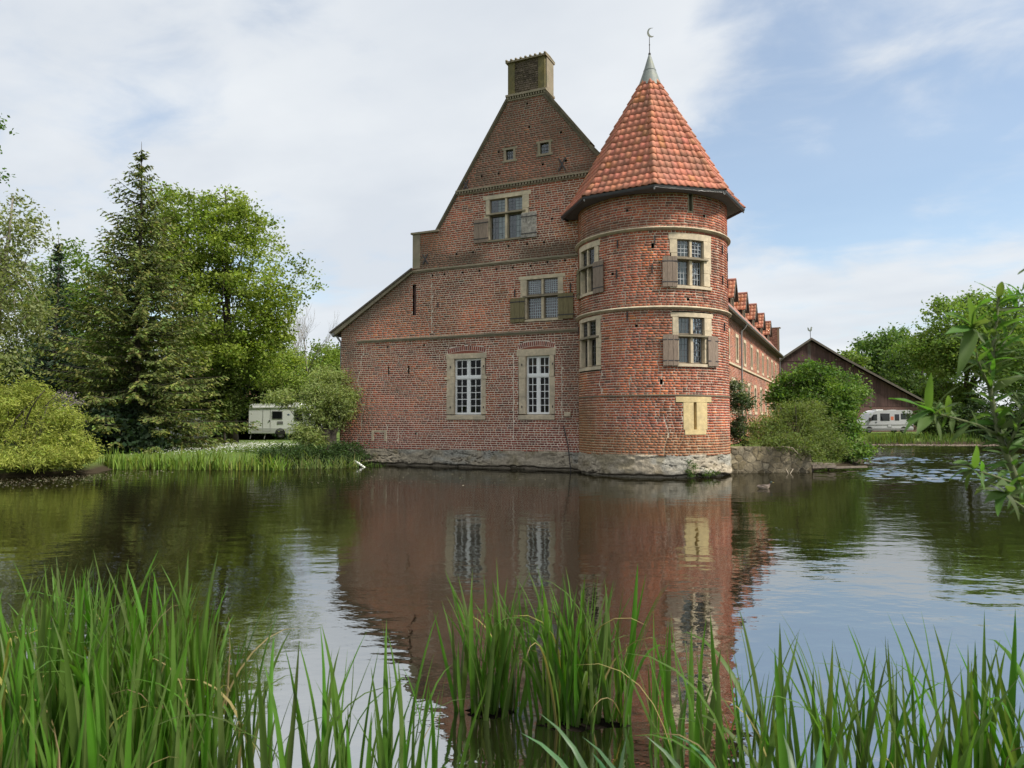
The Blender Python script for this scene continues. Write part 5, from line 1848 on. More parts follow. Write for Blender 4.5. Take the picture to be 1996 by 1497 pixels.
# right of the tower
tree('ivy_shrub', 'dark glossy shrub hugging the right side of the tower', 'shrub', (9.35, 30.0),
     [ell(1443, 790, 30.0, 0.50, 0.85), ell(1440, 845, 30.0, 0.45, 0.5), ell(1435, 765, 30.0, 0.25, 0.4)], 95, 60, 0.10, 0.05, (0.055, 0.085, 0.040), 151, trunk_r=0.04, limbs=6, rc=0.25, stems=2, tip=(0.26, 0.28, 0.20))
tree('olive_bush', 'olive-green bush overhanging the garden wall', 'bush', (11.6, 29.8),
     [ell(1540, 835, 29.6, 1.35, 0.75), ell(1490, 840, 29.4, 0.75, 0.6), ell(1600, 850, 29.9, 0.9, 0.75), ell(1560, 805, 29.9, 0.9, 0.4), ell(1620, 880, 29.7, 0.6, 0.5), ell(1530, 862, 27.6, 0.55, 0.24), ell(1572, 875, 27.8, 0.5, 0.36), ell(1470, 860, 27.8, 0.45, 0.18), ell(1590, 895, 28.3, 0.4, 0.25)],
     400, 62, 0.11, 0.035, (0.128, 0.165, 0.050), 152, lobes=3, trunk_r=0.06, limbs=16, rc=0.3, stems=4, droop=0.2, var=0.3)
tree('rounded_shrub', 'large rounded dark-green shrub tree in front of the brown barn', 'tree', (15.2, 34.0),
     [ell(1590, 770, 34.0, 1.9, 1.25), ell(1625, 830, 33.5, 1.1, 1.3), ell(1530, 775, 34.3, 0.85, 0.85), ell(1662, 884, 32.6, 0.65, 0.65), ell(1625, 885, 32.5, 1.1, 0.75), ell(1645, 765, 34.2, 0.8, 0.4), ell(1590, 735, 34.0, 1.0, 0.65)],
     420, 66, 0.15, 0.085, (0.080, 0.145, 0.032), 153, trunk_r=0.12, limbs=14, rc=0.36, stems=3, var=0.34, tip=(0.16, 0.235, 0.055), fill=0.5)

# far right
tree('chestnut_tree', 'dark round-topped tree behind the right slope of the barn roof', 'tree', xy(1735, 118),
     [ell(1735, 690, 118, 5.2, 3.8), ell(1690, 720, 118, 4.0, 3.0), ell(1790, 730, 117, 4.5, 4.0), ell(1725, 665, 118, 3.0, 1.8), ell(1760, 770, 116, 5.0, 3.5)], 260, 55, 0.55, 0.34, (0.075, 0.13, 0.030), 161, trunk_r=0.5, limbs=14, rc=1.4, tip=(0.11, 0.17, 0.05))
tree('bushy_tree', 'small light-green tree peeping over the barn roof ridge', 'tree', xy(1655, 112), [ell(1655, 705, 112, 2.2, 1.5), ell(1665, 730, 112, 2.2, 1.5)], 50, 50, 0.5, 0.3, (0.12, 0.17, 0.04), 162, trunk_r=0.2, limbs=5, rc=1.0)
tree('maple_tree', 'tall mid-green tree on the far right bank with a dark straight trunk', 'tree', xy(1880, 72),
     [ell(1870, 640, 72, 3.6, 2.8), ell(1930, 630, 72, 3.0, 3.0), ell(1830, 690, 72, 3.0, 2.2), ell(1900, 700, 71, 4.0, 2.4), ell(1960, 690, 72, 3.2, 3.2), ell(1965, 610, 72, 1.6, 1.8)], 520, 54, 0.33, 0.20, (0.105, 0.165, 0.038), 163, bright=1.45, trunk_r=0.33, limbs=30, rc=0.8, tip=(0.15, 0.21, 0.06), fill=0.25)
tree('maple_tree', 'large green tree cut by the right edge of the picture', 'tree', xy(2060, 64),
     [ell(2050, 640, 64, 3.5, 4.0), ell(2000, 720, 64, 2.8, 2.8), ell(2110, 700, 64, 3.8, 4.0)], 230, 55, 0.32, 0.2, (0.085, 0.14, 0.034), 164, bright=1.45, trunk_r=0.3, limbs=14, rc=0.9)
for i, (px, py, Y, rx, rz, col) in enumerate(((1815, 815, 66, 1.9, 1.3, (0.055, 0.09, 0.028)), (1870, 820, 65, 2.2, 1.3, (0.070, 0.105, 0.035)), (1930, 825, 63, 2.4, 1.5, (0.035, 0.06, 0.024)),
                                              (1985, 815, 62, 2.4, 1.8, (0.045, 0.075, 0.026)), (1860, 770, 74, 2.6, 1.3, (0.10, 0.15, 0.035)), (2060, 820, 60, 3.0, 1.8, (0.04, 0.07, 0.025)))):
    lab = ['green shrub right of the silver camper van', 'light shrub below the tall far-right tree', 'dark shrub on the far right bank beside the shore', 'dark shrub at the right edge under the large tree',
           'bright green shrub behind the trunk of the tall far-right tree', 'dark shrub beyond the right edge of the pond view'][i]
    tree('shore_shrub', lab, 'shrub', xy(px, Y), [ell(px, py, Y, rx, rz), ell(px + 15, py + 20, Y - 1, rx * 0.8, rz * 0.6)], 100, 50, 0.26, 0.15, col, 170 + i, trunk_r=0.1, limbs=6, rc=0.5, stems=3, var=0.4, fill=0.5)
for i, (x, y, h) in enumerate(((-62, 70, 13), (-48, 84, 15), (-34, 92, 14), (-20, 96, 13), (58, 104, 13), (74, 96, 14))):
    tree('background_tree', ['broad tree far behind the left edge of the picture', 'tall dark tree in the distance behind the left-hand spruces', 'tall tree in the distance behind the spreading green tree',
         'distant tree seen behind the bare twigs left of the house', 'distant tree behind the van on the right', 'distant tree beyond the right edge'][i], 'tree', (x, y),
         [(x, y, h * 0.62, 5, 5, h * 0.38), (x + 3, y, h * 0.45, 4, 4, h * 0.3), (x - 3.5, y, h * 0.4, 4, 4, h * 0.3)], 170, 50, 0.5, 0.3, (0.055 + 0.01 * (i % 3), 0.105, 0.028), 180 + i, trunk_r=0.35, limbs=8, rc=1.3)


# reeds along the far banks and lawn grass: uncountable
def reed_strip(name, label, pts, n, hgt, wid, col, seed, cat='reeds', lean=0.25, spread=0.4):
    rg = np.random.default_rng(seed)
    pts = np.array(pts, float)
    seg = rg.random(n) * (len(pts) - 1)
    i = seg.astype(int); f = seg - i
    B = pts[i] * (1 - f)[:, None] + pts[i + 1] * f[:, None]
    B += rg.normal(0, spread, (n, 2)) * np.array([0.6, 1.0])
    z = np.maximum(ground_z(B[:, 0], B[:, 1]), -0.25)
    h = hgt * rg.uniform(0.4, 1.2, n) * (0.55 + 0.9 * fbm(B[:, 0] * 0.8, B[:, 1] * 0.8, 4))
    az = rg.random(n) * 6.283
    ln = np.abs(rg.normal(0, lean, n))
    V = np.zeros((n, 8, 3))
    for k, s in enumerate((0.0, 0.4, 0.75, 1.0)):
        cx = B[:, 0] + np.cos(az) * h * ln * s ** 2; cy = B[:, 1] + np.sin(az) * h * ln * s ** 2
        cz = z + h * s * (1 - 0.25 * ln * s)
        w = wid * (1, 0.9, 0.6, 0.05)[k] * 0.5
        pa = az + 1.57 + 0.6 * np.sin(az * 3)
        V[:, 2 * k] = np.stack([cx - np.cos(pa) * w, cy - np.sin(pa) * w, cz], 1)
        V[:, 2 * k + 1] = np.stack([cx + np.cos(pa) * w, cy + np.sin(pa) * w, cz], 1)
    FT = np.array([(0, 1, 3, 2), (2, 3, 5, 4), (4, 5, 7, 6)])
    F = (np.arange(n)[:, None, None] * 8 + FT[None]).reshape(-1, 4)
    c = np.array(col) * rg.uniform(0.6, 1.4, (n, 1)) * (1 + rg.normal(0, 0.1, (n, 3)))
    o = link_mesh(name, np_mesh(name, V.reshape(-1, 3), F, np.repeat(np.clip(c, 0.005, 0.9), 8, 0)), M_LEAF)
    return tag(o, label, cat, None, 'stuff')


reed_strip('reed_bed', 'bright green iris reeds along the left bank', [xy(215, 30.0), xy(330, 29.7), xy(450, 29.3), xy(560, 29.4)], 760, 0.88, 0.062, (0.19, 0.275, 0.055), 301, spread=0.26, lean=0.38)
reed_strip('reed_bed', 'arching pale reeds at the water below the pollard willow', [xy(560, 30.0), xy(640, 30.1), xy(700, 30.9)], 330, 0.8, 0.04, (0.22, 0.28, 0.10), 302, lean=0.7, spread=0.22)
reed_strip('reed_bed', 'small tuft of reeds against the stone plinth', [xy(715, 31.0), xy(745, 31.2)], 90, 0.6, 0.03, (0.10, 0.16, 0.04), 303, lean=0.3, spread=0.12)
reed_strip('reed_bed', 'green reeds on the far shore below the camper van', [xy(1690, 60.2), xy(1740, 60.6), xy(1775, 61)], 700, 0.62, 0.05, (0.14, 0.20, 0.05), 304, spread=0.4)
reed_strip('reed_bed', 'thin shore growth along the far right bank', [xy(1780, 61.2), xy(1880, 61.5), xy(2050, 61.5)], 900, 0.5, 0.06, (0.09, 0.14, 0.035), 305, spread=0.6)
reed_strip('lawn_grass', 'short lawn grass in front of the white caravan', [xy(420, 34), xy(520, 38), xy(470, 46), xy(560, 42), xy(640, 40), xy(420, 42)], 16000, 0.12, 0.02, (0.18, 0.25, 0.07), 306, 'grass', spread=2.6)
reed_strip('lawn_grass', 'grass on the far right bank around the camper van', [xy(1700, 64), xy(1780, 66), xy(1850, 70), xy(1700, 72)], 7000, 0.16, 0.03, (0.16, 0.22, 0.06), 307, 'grass', spread=3.0)


def floaters(name, label, pts, n, size, seed, spread, cols):
    rg = np.random.default_rng(seed)
    pts = np.array(pts, float)
    seg = rg.random(n) * (len(pts) - 1)
    i = seg.astype(int); f = seg - i
    B = pts[i] * (1 - f)[:, None] + pts[i + 1] * f[:, None] + rg.normal(0, 1, (n, 2)) * np.array(spread)
    keep = pond_dist(B[:, 0], B[:, 1]) < -0.05
    B = B[keep]; n = len(B)
    a = rg.random(n) * 6.283
    s = size * rg.uniform(0.4, 1.3, n)
    V = np.zeros((n, 4, 3))
    for k in range(4):
        rr = s * (1.0 if k % 2 == 0 else 0.6)
        V[:, k] = np.stack([B[:, 0] + np.cos(a + k * 1.571) * rr, B[:, 1] + np.sin(a + k * 1.571) * rr, 0.004 + 0.012 * rg.random(n)], 1)
    c = np.array(cols)[rg.integers(0, len(cols), n)] * rg.uniform(0.7, 1.2, (n, 1))
    o = link_mesh(name, np_mesh(name, V.reshape(-1, 3), np.arange(4 * n).reshape(-1, 4), np.repeat(c, 4, 0)), M_FLOAT)
    return tag(o, label, 'leaves', None, 'stuff')


FC = [(0.22, 0.20, 0.13), (0.30, 0.28, 0.20), (0.14, 0.15, 0.07), (0.18, 0.13, 0.09)]
floaters('floating_leaves', 'scattered leaves floating below the feathery bush on the left', [xy(20, 22.5), xy(130, 24.0), xy(240, 27.0), xy(120, 25)], 900, 0.035, 311, (1.3, 1.5), FC)
floaters('floating_leaves', 'belt of pinkish debris floating along the far right shore', [xy(1700, 58), xy(1850, 57.5), xy(1960, 56.5)], 2600, 0.10, 312, (2.5, 0.9), [(0.30, 0.22, 0.18), (0.36, 0.28, 0.22), (0.2, 0.16, 0.12)])
floaters('floating_leaves', 'sparse flecks drifting on the water before the house', [xy(600, 24), xy(800, 25.5), xy(1100, 25)], 260, 0.035, 313, (2.0, 1.6), FC)


def daisies():
    rg = np.random.default_rng(9)
    n = 2600
    c = np.array([xy(400, 38), xy(470, 44), xy(540, 44), xy(450, 36), xy(420, 42)])
    B = c[rg.integers(0, len(c), n)] + rg.normal(0, 1, (n, 2)) * np.array([2.2, 2.6])
    B = B[pond_dist(B[:, 0], B[:, 1]) > 1.2]
    n = len(B)
    z = ground_z(B[:, 0], B[:, 1]) + rg.uniform(0.07, 0.13, n)
    s = 0.018 * rg.uniform(0.7, 1.4, n)
    a = rg.random(n) * 6.283
    V = np.zeros((n, 4, 3))
    for k in range(4):
        V[:, k] = np.stack([B[:, 0] + np.cos(a + k * 1.571) * s, B[:, 1] + np.sin(a + k * 1.571) * s, z + 0.4 * s * np.sin(a + k * 1.571)], 1)
    col = np.tile([[0.75, 0.76, 0.70]], (n * 4, 1))
    tag(link_mesh('daisies', np_mesh('daisies', V.reshape(-1, 3), np.arange(4 * n).reshape(-1, 4), col), M_FLOAT), 'white daisies sprinkled over the lawn by the caravan', 'flowers', None, 'stuff')


daisies()

# ---------------------------------------------------------------- foreground irises and shrub
def blade_mesh(name, bend, w0, fold, twist, seed, droop=0.0):
    r = random.Random(seed)
    n = 11
    V, F = [], []
    x = z = 0.0
    for i in range(n):
        s = i / (n - 1)
        ph = 0.02 + bend * s ** 2.0 + droop * max(0, s - 0.55) ** 1.5
        if i:
            x += math.sin(ph) / (n - 1); z += math.cos(ph) / (n - 1)
        w = w0 * (0.75 + 0.35 * math.sin(min(1, s * 1.6) * math.pi * 0.5)) * (1 - s ** 2.6) ** 0.8 + 0.0004
        tw = twist * s
        c, sn = math.cos(tw), math.sin(tw)
        for (a, b) in ((-w, fold * w), (0, 0), (w, fold * w)):
            # width direction is along local y, turned by the twist
            V.append((x + b * math.cos(ph) * c - a * sn * 0.6, a * c + b * sn, z - b * math.sin(ph)))
    for i in range(n - 1):
        for k in range(2):
            F.append((3 * i + k, 3 * i + k + 1, 3 * i + 4 + k, 3 * i + 3 + k))
    me = bpy.data.meshes.new(name)
    me.from_pydata(V, [], F)
    me.polygons.foreach_set('use_smooth', [True] * len(F))
    return me


NARROW, ARCH, BROAD = [], [], []
DRY = []
for i in range(16):
    me = blade_mesh('blade', random.uniform(0.05, 0.55), random.uniform(0.011, 0.019), 0.35, random.uniform(-1.0, 1.0), i); me.materials.append(M_BLADE); NARROW.append(me)
for i in range(6):
    me = blade_mesh('blade', random.uniform(0.8, 1.4), random.uniform(0.010, 0.014), 0.35, random.uniform(-0.6, 0.6), 50 + i, droop=1.8); me.materials.append(M_BLADE); ARCH.append(me)
for i in range(8):
    me = blade_mesh('blade', random.uniform(0.3, 1.2), random.uniform(0.020, 0.028), 0.25, random.uniform(-0.5, 0.5), 80 + i, droop=1.0); me.materials.append(M_BLADE_B); BROAD.append(me)

for i in range(5):
    me = blade_mesh('blade', random.uniform(0.4, 1.7), random.uniform(0.006, 0.011), 0.5, random.uniform(-2.0, 2.0), 120 + i, droop=random.uniform(1, 4)); me.materials.append(M_BLADE_DRY); DRY.append(me)


def iris_clump(label, centre, n, rx, ry, h, seed, arch=0.08, group='iris clumps in the foreground', kinds=None, lean=0.16, base=None, hfun=None):
    r = random.Random(seed)
    z0 = base if base is not None else 0.0
    t = thing('iris_clump', (centre[0], centre[1], z0), label, 'iris', group)
    for i in range(n):
        a, q = r.random() * 6.283, math.sqrt(r.random())
        x, y = centre[0] + rx * q * math.cos(a), centre[1] + ry * q * math.sin(a)
        ar = r.random() < arch
        me = r.choice(kinds) if kinds else r.choice(ARCH if ar else NARROW)
        if r.random() < 0.045 and not kinds:
            me = r.choice(DRY)
        o = bpy.data.objects.new('blade', me)
        COL.objects.link(o)
        hh = h * r.uniform(0.62, 1.08) * (hfun(x, y) if hfun else 1)
        gz = float(ground_z(np.array([x]), np.array([y]))[0])
        zb = max(min(gz, 0.4), -0.12) - 0.04 + z0
        s = hh * (1.15 if ar else 1.0)
        o.location = (x - centre[0], y - centre[1], zb - z0)
        o.rotation_euler = (r.gauss(0, lean * 0.6), r.gauss(0.02, lean * 0.6), r.random() * 6.283)
        wsc = s * r.uniform(0.85, 1.25)
        o.scale = (s, wsc, s)
        o.parent = t
    return t


# left stand, as several clumps
L = [('leftmost dense clump of iris blades at the lower left corner', (-2.95, 4.25), 125, 0.40, 0.6, 1.22), ('second dense clump of iris blades from the left edge', (-2.42, 4.30), 130, 0.38, 0.6, 1.25),
     ('third dense clump of iris blades from the left edge', (-1.95, 4.15), 115, 0.32, 0.55, 1.16), ('tall iris clump standing at the back of the left stand', (-2.75, 5.0), 105, 0.66, 0.32, 1.2),
     ('thin outer iris clump at the right side of the left stand', (-1.52, 3.95), 46, 0.22, 0.42, 1.02), ('low iris clump nearest the camera at the lower left', (-2.1, 3.35), 95, 0.65, 0.3, 0.98)]
for i, (lab, c, n, rx, ry, h) in enumerate(L):
    iris_clump(lab, c, n, rx, ry, h, 400 + i, arch=0.05)
iris_clump('loose iris clump left of the centre at the bottom edge', (-0.78, 3.72), 78, 0.48, 0.36, 1.05, 410, arch=0.08)
iris_clump('left one of the two iris clumps growing in open water', (-0.17, 5.12), 66, 0.24, 0.16, 1.08, 411, arch=0.05, lean=0.20)
iris_clump('right and larger one of the two iris clumps growing in open water', (0.47, 4.95), 112, 0.33, 0.18, 1.12, 412, arch=0.06, lean=0.22)
iris_clump('thin iris blades standing alone between the water clumps and the right stand', (0.98, 4.5), 22, 0.20, 0.2, 0.95, 413, arch=0.1)
iris_clump('sparse iris clump right of the broad leaves at the bottom edge', (1.22, 3.65), 74, 0.38, 0.34, 1.13, 414, arch=0.1, lean=0.24)
iris_clump('sparse iris clump in the lower right part of the picture', (1.85, 3.75), 68, 0.40, 0.34, 1.08, 415, arch=0.1, lean=0.24)
iris_clump('sparse iris clump at the lower right corner', (2.45, 3.75), 82, 0.36, 0.36, 1.12, 416, arch=0.1, lean=0.24)
iris_clump('broad-leaved iris with blue-green arching blades at the bottom edge', (0.62, 2.95), 38, 0.40, 0.2, 0.98, 417, kinds=BROAD, lean=0.35)
iris_clump('smaller broad-leaved iris right of the other broad-leaved one', (1.05, 2.9), 18, 0.24, 0.15, 0.95, 418, kinds=BROAD, lean=0.35)

# muddy root mats of the two clumps in open water
for lab, c, rx in (('dark root mat under the left water clump', (-0.17, 5.08), 0.20), ('dark root mat under the right water clump', (0.47, 4.90), 0.31)):
    m = MB()
    n = 26
    r = random.Random(int(rx * 100))
    ring = [(c[0] + rx * (1 + r.uniform(-0.25, 0.25)) * math.cos(6.283 * i / n), c[1] + 0.13 * (1 + r.uniform(-0.3, 0.3)) * math.sin(6.283 * i / n), -0.01) for i in range(n)]
    ring2 = [(c[0] + (x - c[0]) * 0.6, c[1] + (y - c[1]) * 0.6, 0.006 + r.uniform(0, 0.012)) for x, y, z in ring]
    m.add(ring + ring2 + [(c[0], c[1], 0.012)], [(i, (i + 1) % n, n + (i + 1) % n, n + i) for i in range(n)] + [(n + i, n + (i + 1) % n, 2 * n) for i in range(n)])
    tag(m.build('root_mat', M_ROOT, smooth=True), lab, 'roots', 'root mats of the water irises')


def leaf_mesh(name, seed, curl):
    r = random.Random(seed)
    n = 9
    V, F = [], []
    x = z = 0.0
    for i in range(n):
        s = i / (n - 1)
        ph = -0.25 + curl * s
        if i:
            x += math.cos(ph) / (n - 1); z -= math.sin(ph) / (n - 1)
        w = 0.105 * math.sin(math.pi * min(1.0, s ** 0.78)) ** 0.85 * (1 - 0.25 * s) + 0.004
        for k in (-1, -0.5, 0, 0.5, 1):
            V.append((x, k * w, z + abs(k) * w * 0.28 + 0.012 * math.sin(9 * s + k * 2 + seed) * abs(k)))
    for i in range(n - 1):
        for k in range(4):
            F.append((5 * i + k, 5 * i + k + 1, 5 * i + 6 + k, 5 * i + 5 + k))
    me = bpy.data.meshes.new(name)
    me.from_pydata(V, [], F)
    me.polygons.foreach_set('use_smooth', [True] * len(F))
    me.materials.append(M_BIGLEAF)
    return me


LEAFM = [leaf_mesh('leaf', i, c) for i, c in enumerate((0.2, 0.5, 0.8, 1.1, 0.35, 0.65))]


def shrub_right():
    base = Vector((2.30, 2.55, 0.4))
    t = thing('leafy_shrub', base, 'large-leaved shrub reaching into the picture from the right edge', 'shrub')
    r = random.Random(77)
    def leaf(p, d, L, me=None):
        d = Vector(d).normalized()
        up = Vector((0, 0, 1)) + Vector((r.uniform(-0.5, 0.5), r.uniform(-0.9, 0.1), 0))
        y = up.cross(d)
        if y.length < 1e-3: y = Vector((1, 0, 0))
        y.normalize()
        z = d.cross(y)
        Mx = Matrix((d, y, z)).transposed().to_4x4()
        o = bpy.data.objects.new('leaf', me or r.choice(LEAFM))
        COL.objects.link(o)
        o.matrix_world = Matrix.Translation(p) @ Mx @ Matrix.Scale(L, 4)
        M0 = o.matrix_world.copy()
        o.parent = t
        o.matrix_parent_inverse = Matrix.Translation(-base)
        o.matrix_basis = M0
    twigs = []
    def twig(pix, rad, name='stem'):
        pts = [at(*q) if len(q) == 3 and isinstance(q, tuple) else Vector(q) for q in pix]
        # smooth the polyline
        sm = []
        for i in range(len(pts) - 1):
            for f in (0, 0.33, 0.66):
                sm.append(pts[i].lerp(pts[i + 1], f))
        sm.append(pts[-1])
        m = MB(); m.tube(sm, [rad * (1 - 0.7 * i / (len(sm) - 1)) for i in range(len(sm))], 6)
        m.build(name, M_STEM, t, smooth=True)
        return sm
    main = twig([base, (2040, 1120, 2.6), (1990, 960, 2.6), (1948, 850, 2.62), (1930, 760, 2.65), (1938, 660, 2.68), (1948, 570, 2.7)], 0.016)
    t1 = twig([(1948, 850, 2.62), (1905, 828, 2.55), (1860, 815, 2.5), (1818, 803, 2.46)], 0.006)
    t2 = twig([(1985, 945, 2.6), (1930, 925, 2.5), (1895, 915, 2.45)], 0.005)
    t3 = twig([(1930, 760, 2.65), (1905, 700, 2.6), (1895, 640, 2.58)], 0.005)
    t4 = twig([(2010, 1000, 2.6), (1975, 975, 2.5), (1960, 960, 2.45)], 0.005)
    t5 = twig([(1935, 700, 2.66), (1975, 640, 2.7), (1990, 570, 2.75)], 0.005)
    t6 = twig([(1960, 880, 2.6), (2000, 800, 2.55), (2030, 740, 2.5)], 0.006)
    def px2(p, a):
        return at(*a) - p
    # the rosette standing out to the left
    e = t1[-1]
    for (x, y, Y) in ((1722, 778, 2.40), (1738, 812, 2.52), (1828, 722, 2.42), (1868, 735, 2.40), (1735, 852, 2.38), (1786, 852, 2.32), (1770, 790, 2.6), (1850, 880, 2.40), (1880, 790, 2.3)):
        d = at(x, y, Y) - e
        leaf(e + Vector((r.uniform(-1, 1), r.uniform(-1, 1), r.uniform(-1, 1))) * 0.014, d, d.length * r.uniform(0.75, 1.05))
    for (x, y, Y) in ((1868, 890, 2.36), (1872, 935, 2.42), (1925, 955, 2.38), (1880, 955, 2.5), (1900, 870, 2.35), (1845, 905, 2.5)):
        d = at(x, y, Y) - t2[-1]
        leaf(t2[-1], d, max(0.06, d.length))
    for (x, y, Y) in ((1920, 985, 2.35), (1945, 1000, 2.35), (1905, 965, 2.4), (1990, 1010, 2.4), (1975, 920, 2.3)):
        d = at(x, y, Y) - t4[-1]
        leaf(t4[-1], d, max(0.06, d.length * 1.1))
    for (x, y, Y) in ((1850, 612, 2.5), (1880, 590, 2.5), (1918, 598, 2.5), (1845, 655, 2.5), (1930, 630, 2.45), (1880, 700, 2.45)):
        d = at(x, y, Y) - t3[-1]
        leaf(t3[-1], d, max(0.06, d.length * 1.15))
    for sm, n, L0 in ((main[5:], 110, 0.115), (t1[2:], 9, 0.08), (t3, 16, 0.095), (t5, 32, 0.10), (t6, 38, 0.11), (t2, 8, 0.085), (t4, 8, 0.085)):
        for i in range(n):
            f = (i + r.random()) / n * (len(sm) - 1)
            k = min(int(f), len(sm) - 2)
            p = sm[k].lerp(sm[k + 1], f - k)
            a = i * 2.4 + r.uniform(-0.4, 0.4)
            ax = (sm[k + 1] - sm[k]).normalized()
            s1 = ax.orthogonal().normalized(); s2 = ax.cross(s1)
            d = s1 * math.cos(a) + s2 * math.sin(a) + ax * r.uniform(0.2, 0.9) + Vector((0, 0, -0.15))
            leaf(p, d, L0 * r.uniform(0.5, 1.35))
    for q in range(16):
        e2 = r.choice((t1[-1], t1[-2], t1[-3], t2[-1], t3[-1], t4[-1]))
        leaf(e2, (r.uniform(-1, 0.6), r.uniform(-0.8, 0.5), r.uniform(-0.7, 1)), r.uniform(0.04, 0.085))
    # leaves of a higher shoot at the very edge
    t7 = twig([(2040, 1120, 2.6), (2075, 900, 2.7), (2060, 650, 2.75), (2035, 520, 2.8)], 0.01)
    for (x, y, Y) in ((1975, 535, 2.7), (1985, 580, 2.7), (2000, 500, 2.7), (1990, 640, 2.7)):
        d = at(x, y, Y) - t7[-1]
        leaf(t7[-1] + d * 0.25, d, max(0.06, d.length * 0.62))


shrub_right()

# ---------------------------------------------------------------- garden wall, jetty, duck, debris
gw = thing('garden_wall', (9.7, 27.7, 0), 'low rubble garden wall at the water right of the tower', 'wall')
P0, P1 = Vector((7.9, 27.45, 0)), Vector((11.35, 27.75, 0))
gd = (P1 - P0).normalized()
MGW = plane_map(P0, gd, Vector((gd.y, -gd.x, 0)))
m = MB(); m.col = (0.25, 0.215, 0.15)
m.mbox(MGW, 0, 3.46, -0.6, 0.98, -0.45, 0.004)
gwc = m.build('core', M_RUBBLE, gw, color=True)
crazy_stones(MGW, 0.0, 3.46, -0.15, 0.97, 62, 61, gwc)
MGS = plane_map(P1, Vector((-gd.y, gd.x, 0)), gd)
m = MB(); m.col = (0.3, 0.26, 0.19); m.mbox(MGS, 0.0, 3.5, -0.6, 0.95, -0.45, 0.006); sd = m.build('side_core', M_RUBBLE, gw, color=True)
crazy_stones(MGS, 0.0, 3.4, -0.15, 0.94, 50, 62, sd, pale=1.1)

jt = thing('jetty', (12.3, 28.8, 0), 'small weathered plank landing beside the garden wall', 'jetty')
MJ = plane_map(Vector((11.45, 28.15, 0)), Vector((0.94, 0.34, 0)), Vector((0.34, -0.94, 0)))
for i in range(6):
    m = MB(); m.mbox(MJ, 0.0 + 0.02 * (i % 2), 1.15, 0.26, 0.30, -0.16 * i - 0.02, -0.16 * i + 0.12); m.build('plank', M_JETTY, jt)
for u in (0.15, 1.0):
    m = MB(); m.mbox(MJ, u, u + 0.09, -0.5, 0.26, -0.15, -0.06); m.build('post', M_JETTY, jt)
m = MB(); m.mbox(MJ, 0.0, 1.15, 0.14, 0.25, 0.12, 0.16); m.build('fascia', M_JETTY, jt)
bl = MB(); bl.mbox(MJ, 1.0, 2.75, 0.10, 0.17, -0.02, 0.12)
tag(bl.build('floating_beam', M_JETTY), 'long grey beam lying on the water at the end of the plank landing', 'beam')
m = MB(); m.mbox(MJ, -0.05, 1.0, 0.30, 0.62, -1.3, -1.22); tag(m.build('low_wall', M_STONE_Y, bevel=0.02), 'low yellowish stone block behind the plank landing', 'stone block')


def duck(loc, rot):
    t = bpy.data.objects.new('duck', None); COL.objects.link(t)
    t.location = loc; t.rotation_euler = (0, 0, rot)
    tag(t, 'small brown duck swimming on the water right of the tower', 'duck')
    n, k = 14, 12
    prof = [(-0.24, 0.10, 0.012, 0.012), (-0.20, 0.085, 0.03, 0.022), (-0.14, 0.06, 0.062, 0.052), (-0.06, 0.055, 0.082, 0.075), (0.03, 0.055, 0.082, 0.078), (0.10, 0.065, 0.066, 0.068), (0.145, 0.095, 0.046, 0.056),
            (0.165, 0.135, 0.030, 0.036), (0.175, 0.17, 0.027, 0.030), (0.19, 0.20, 0.033, 0.032), (0.215, 0.207, 0.033, 0.030), (0.24, 0.203, 0.022, 0.022), (0.255, 0.195, 0.014, 0.010), (0.30, 0.188, 0.011, 0.004)]
    V, F, C = [], [], []
    for i, (x, z, wy, wz) in enumerate(prof):
        for j in range(k):
            a = 6.2832 * j / k
            V.append((x, wy * math.cos(a), z + wz * math.sin(a)))
            C.append((0.30, 0.24, 0.18) if i < 6 and math.sin(a) < 0.3 else (0.13, 0.10, 0.08) if i < 6 else (0.10, 0.065, 0.05) if i < 8 else (0.02, 0.035, 0.025) if i < 12 else (0.35, 0.28, 0.06))
    for i in range(len(prof) - 1):
        for j in range(k):
            jj = (j + 1) % k
            F.append((i * k + j, i * k + jj, (i + 1) * k + jj, (i + 1) * k + j))
    me = np_mesh('body', np.array(V), np.array(F), np.array(C))
    o = link_mesh('body', me, M_DUCK, None, True); o.parent = t
    for s in (-1, 1):
        m = MB(); m.col = (0.17, 0.13, 0.10)
        P = [(-0.20, s * 0.035, 0.125), (-0.10, s * 0.075, 0.125), (0.02, s * 0.088, 0.11), (0.09, s * 0.075, 0.09), (0.02, s * 0.088, 0.06), (-0.10, s * 0.080, 0.075)]
        m.poly_prism(P, (0, s * 0.012, 0)); w = m.build('wing', M_DUCK, None, color=True); w.parent = t
    for s in (-1, 1):
        m = MB(); m.col = (0.005, 0.005, 0.005); m.lathe([(0, -0.004), (0.004, 0), (0, 0.004)], (0, 0, 0), 6)
        e = m.build('eye', M_IRON, None, color=True); e.parent = t; e.location = (0.222, s * 0.031, 0.214)


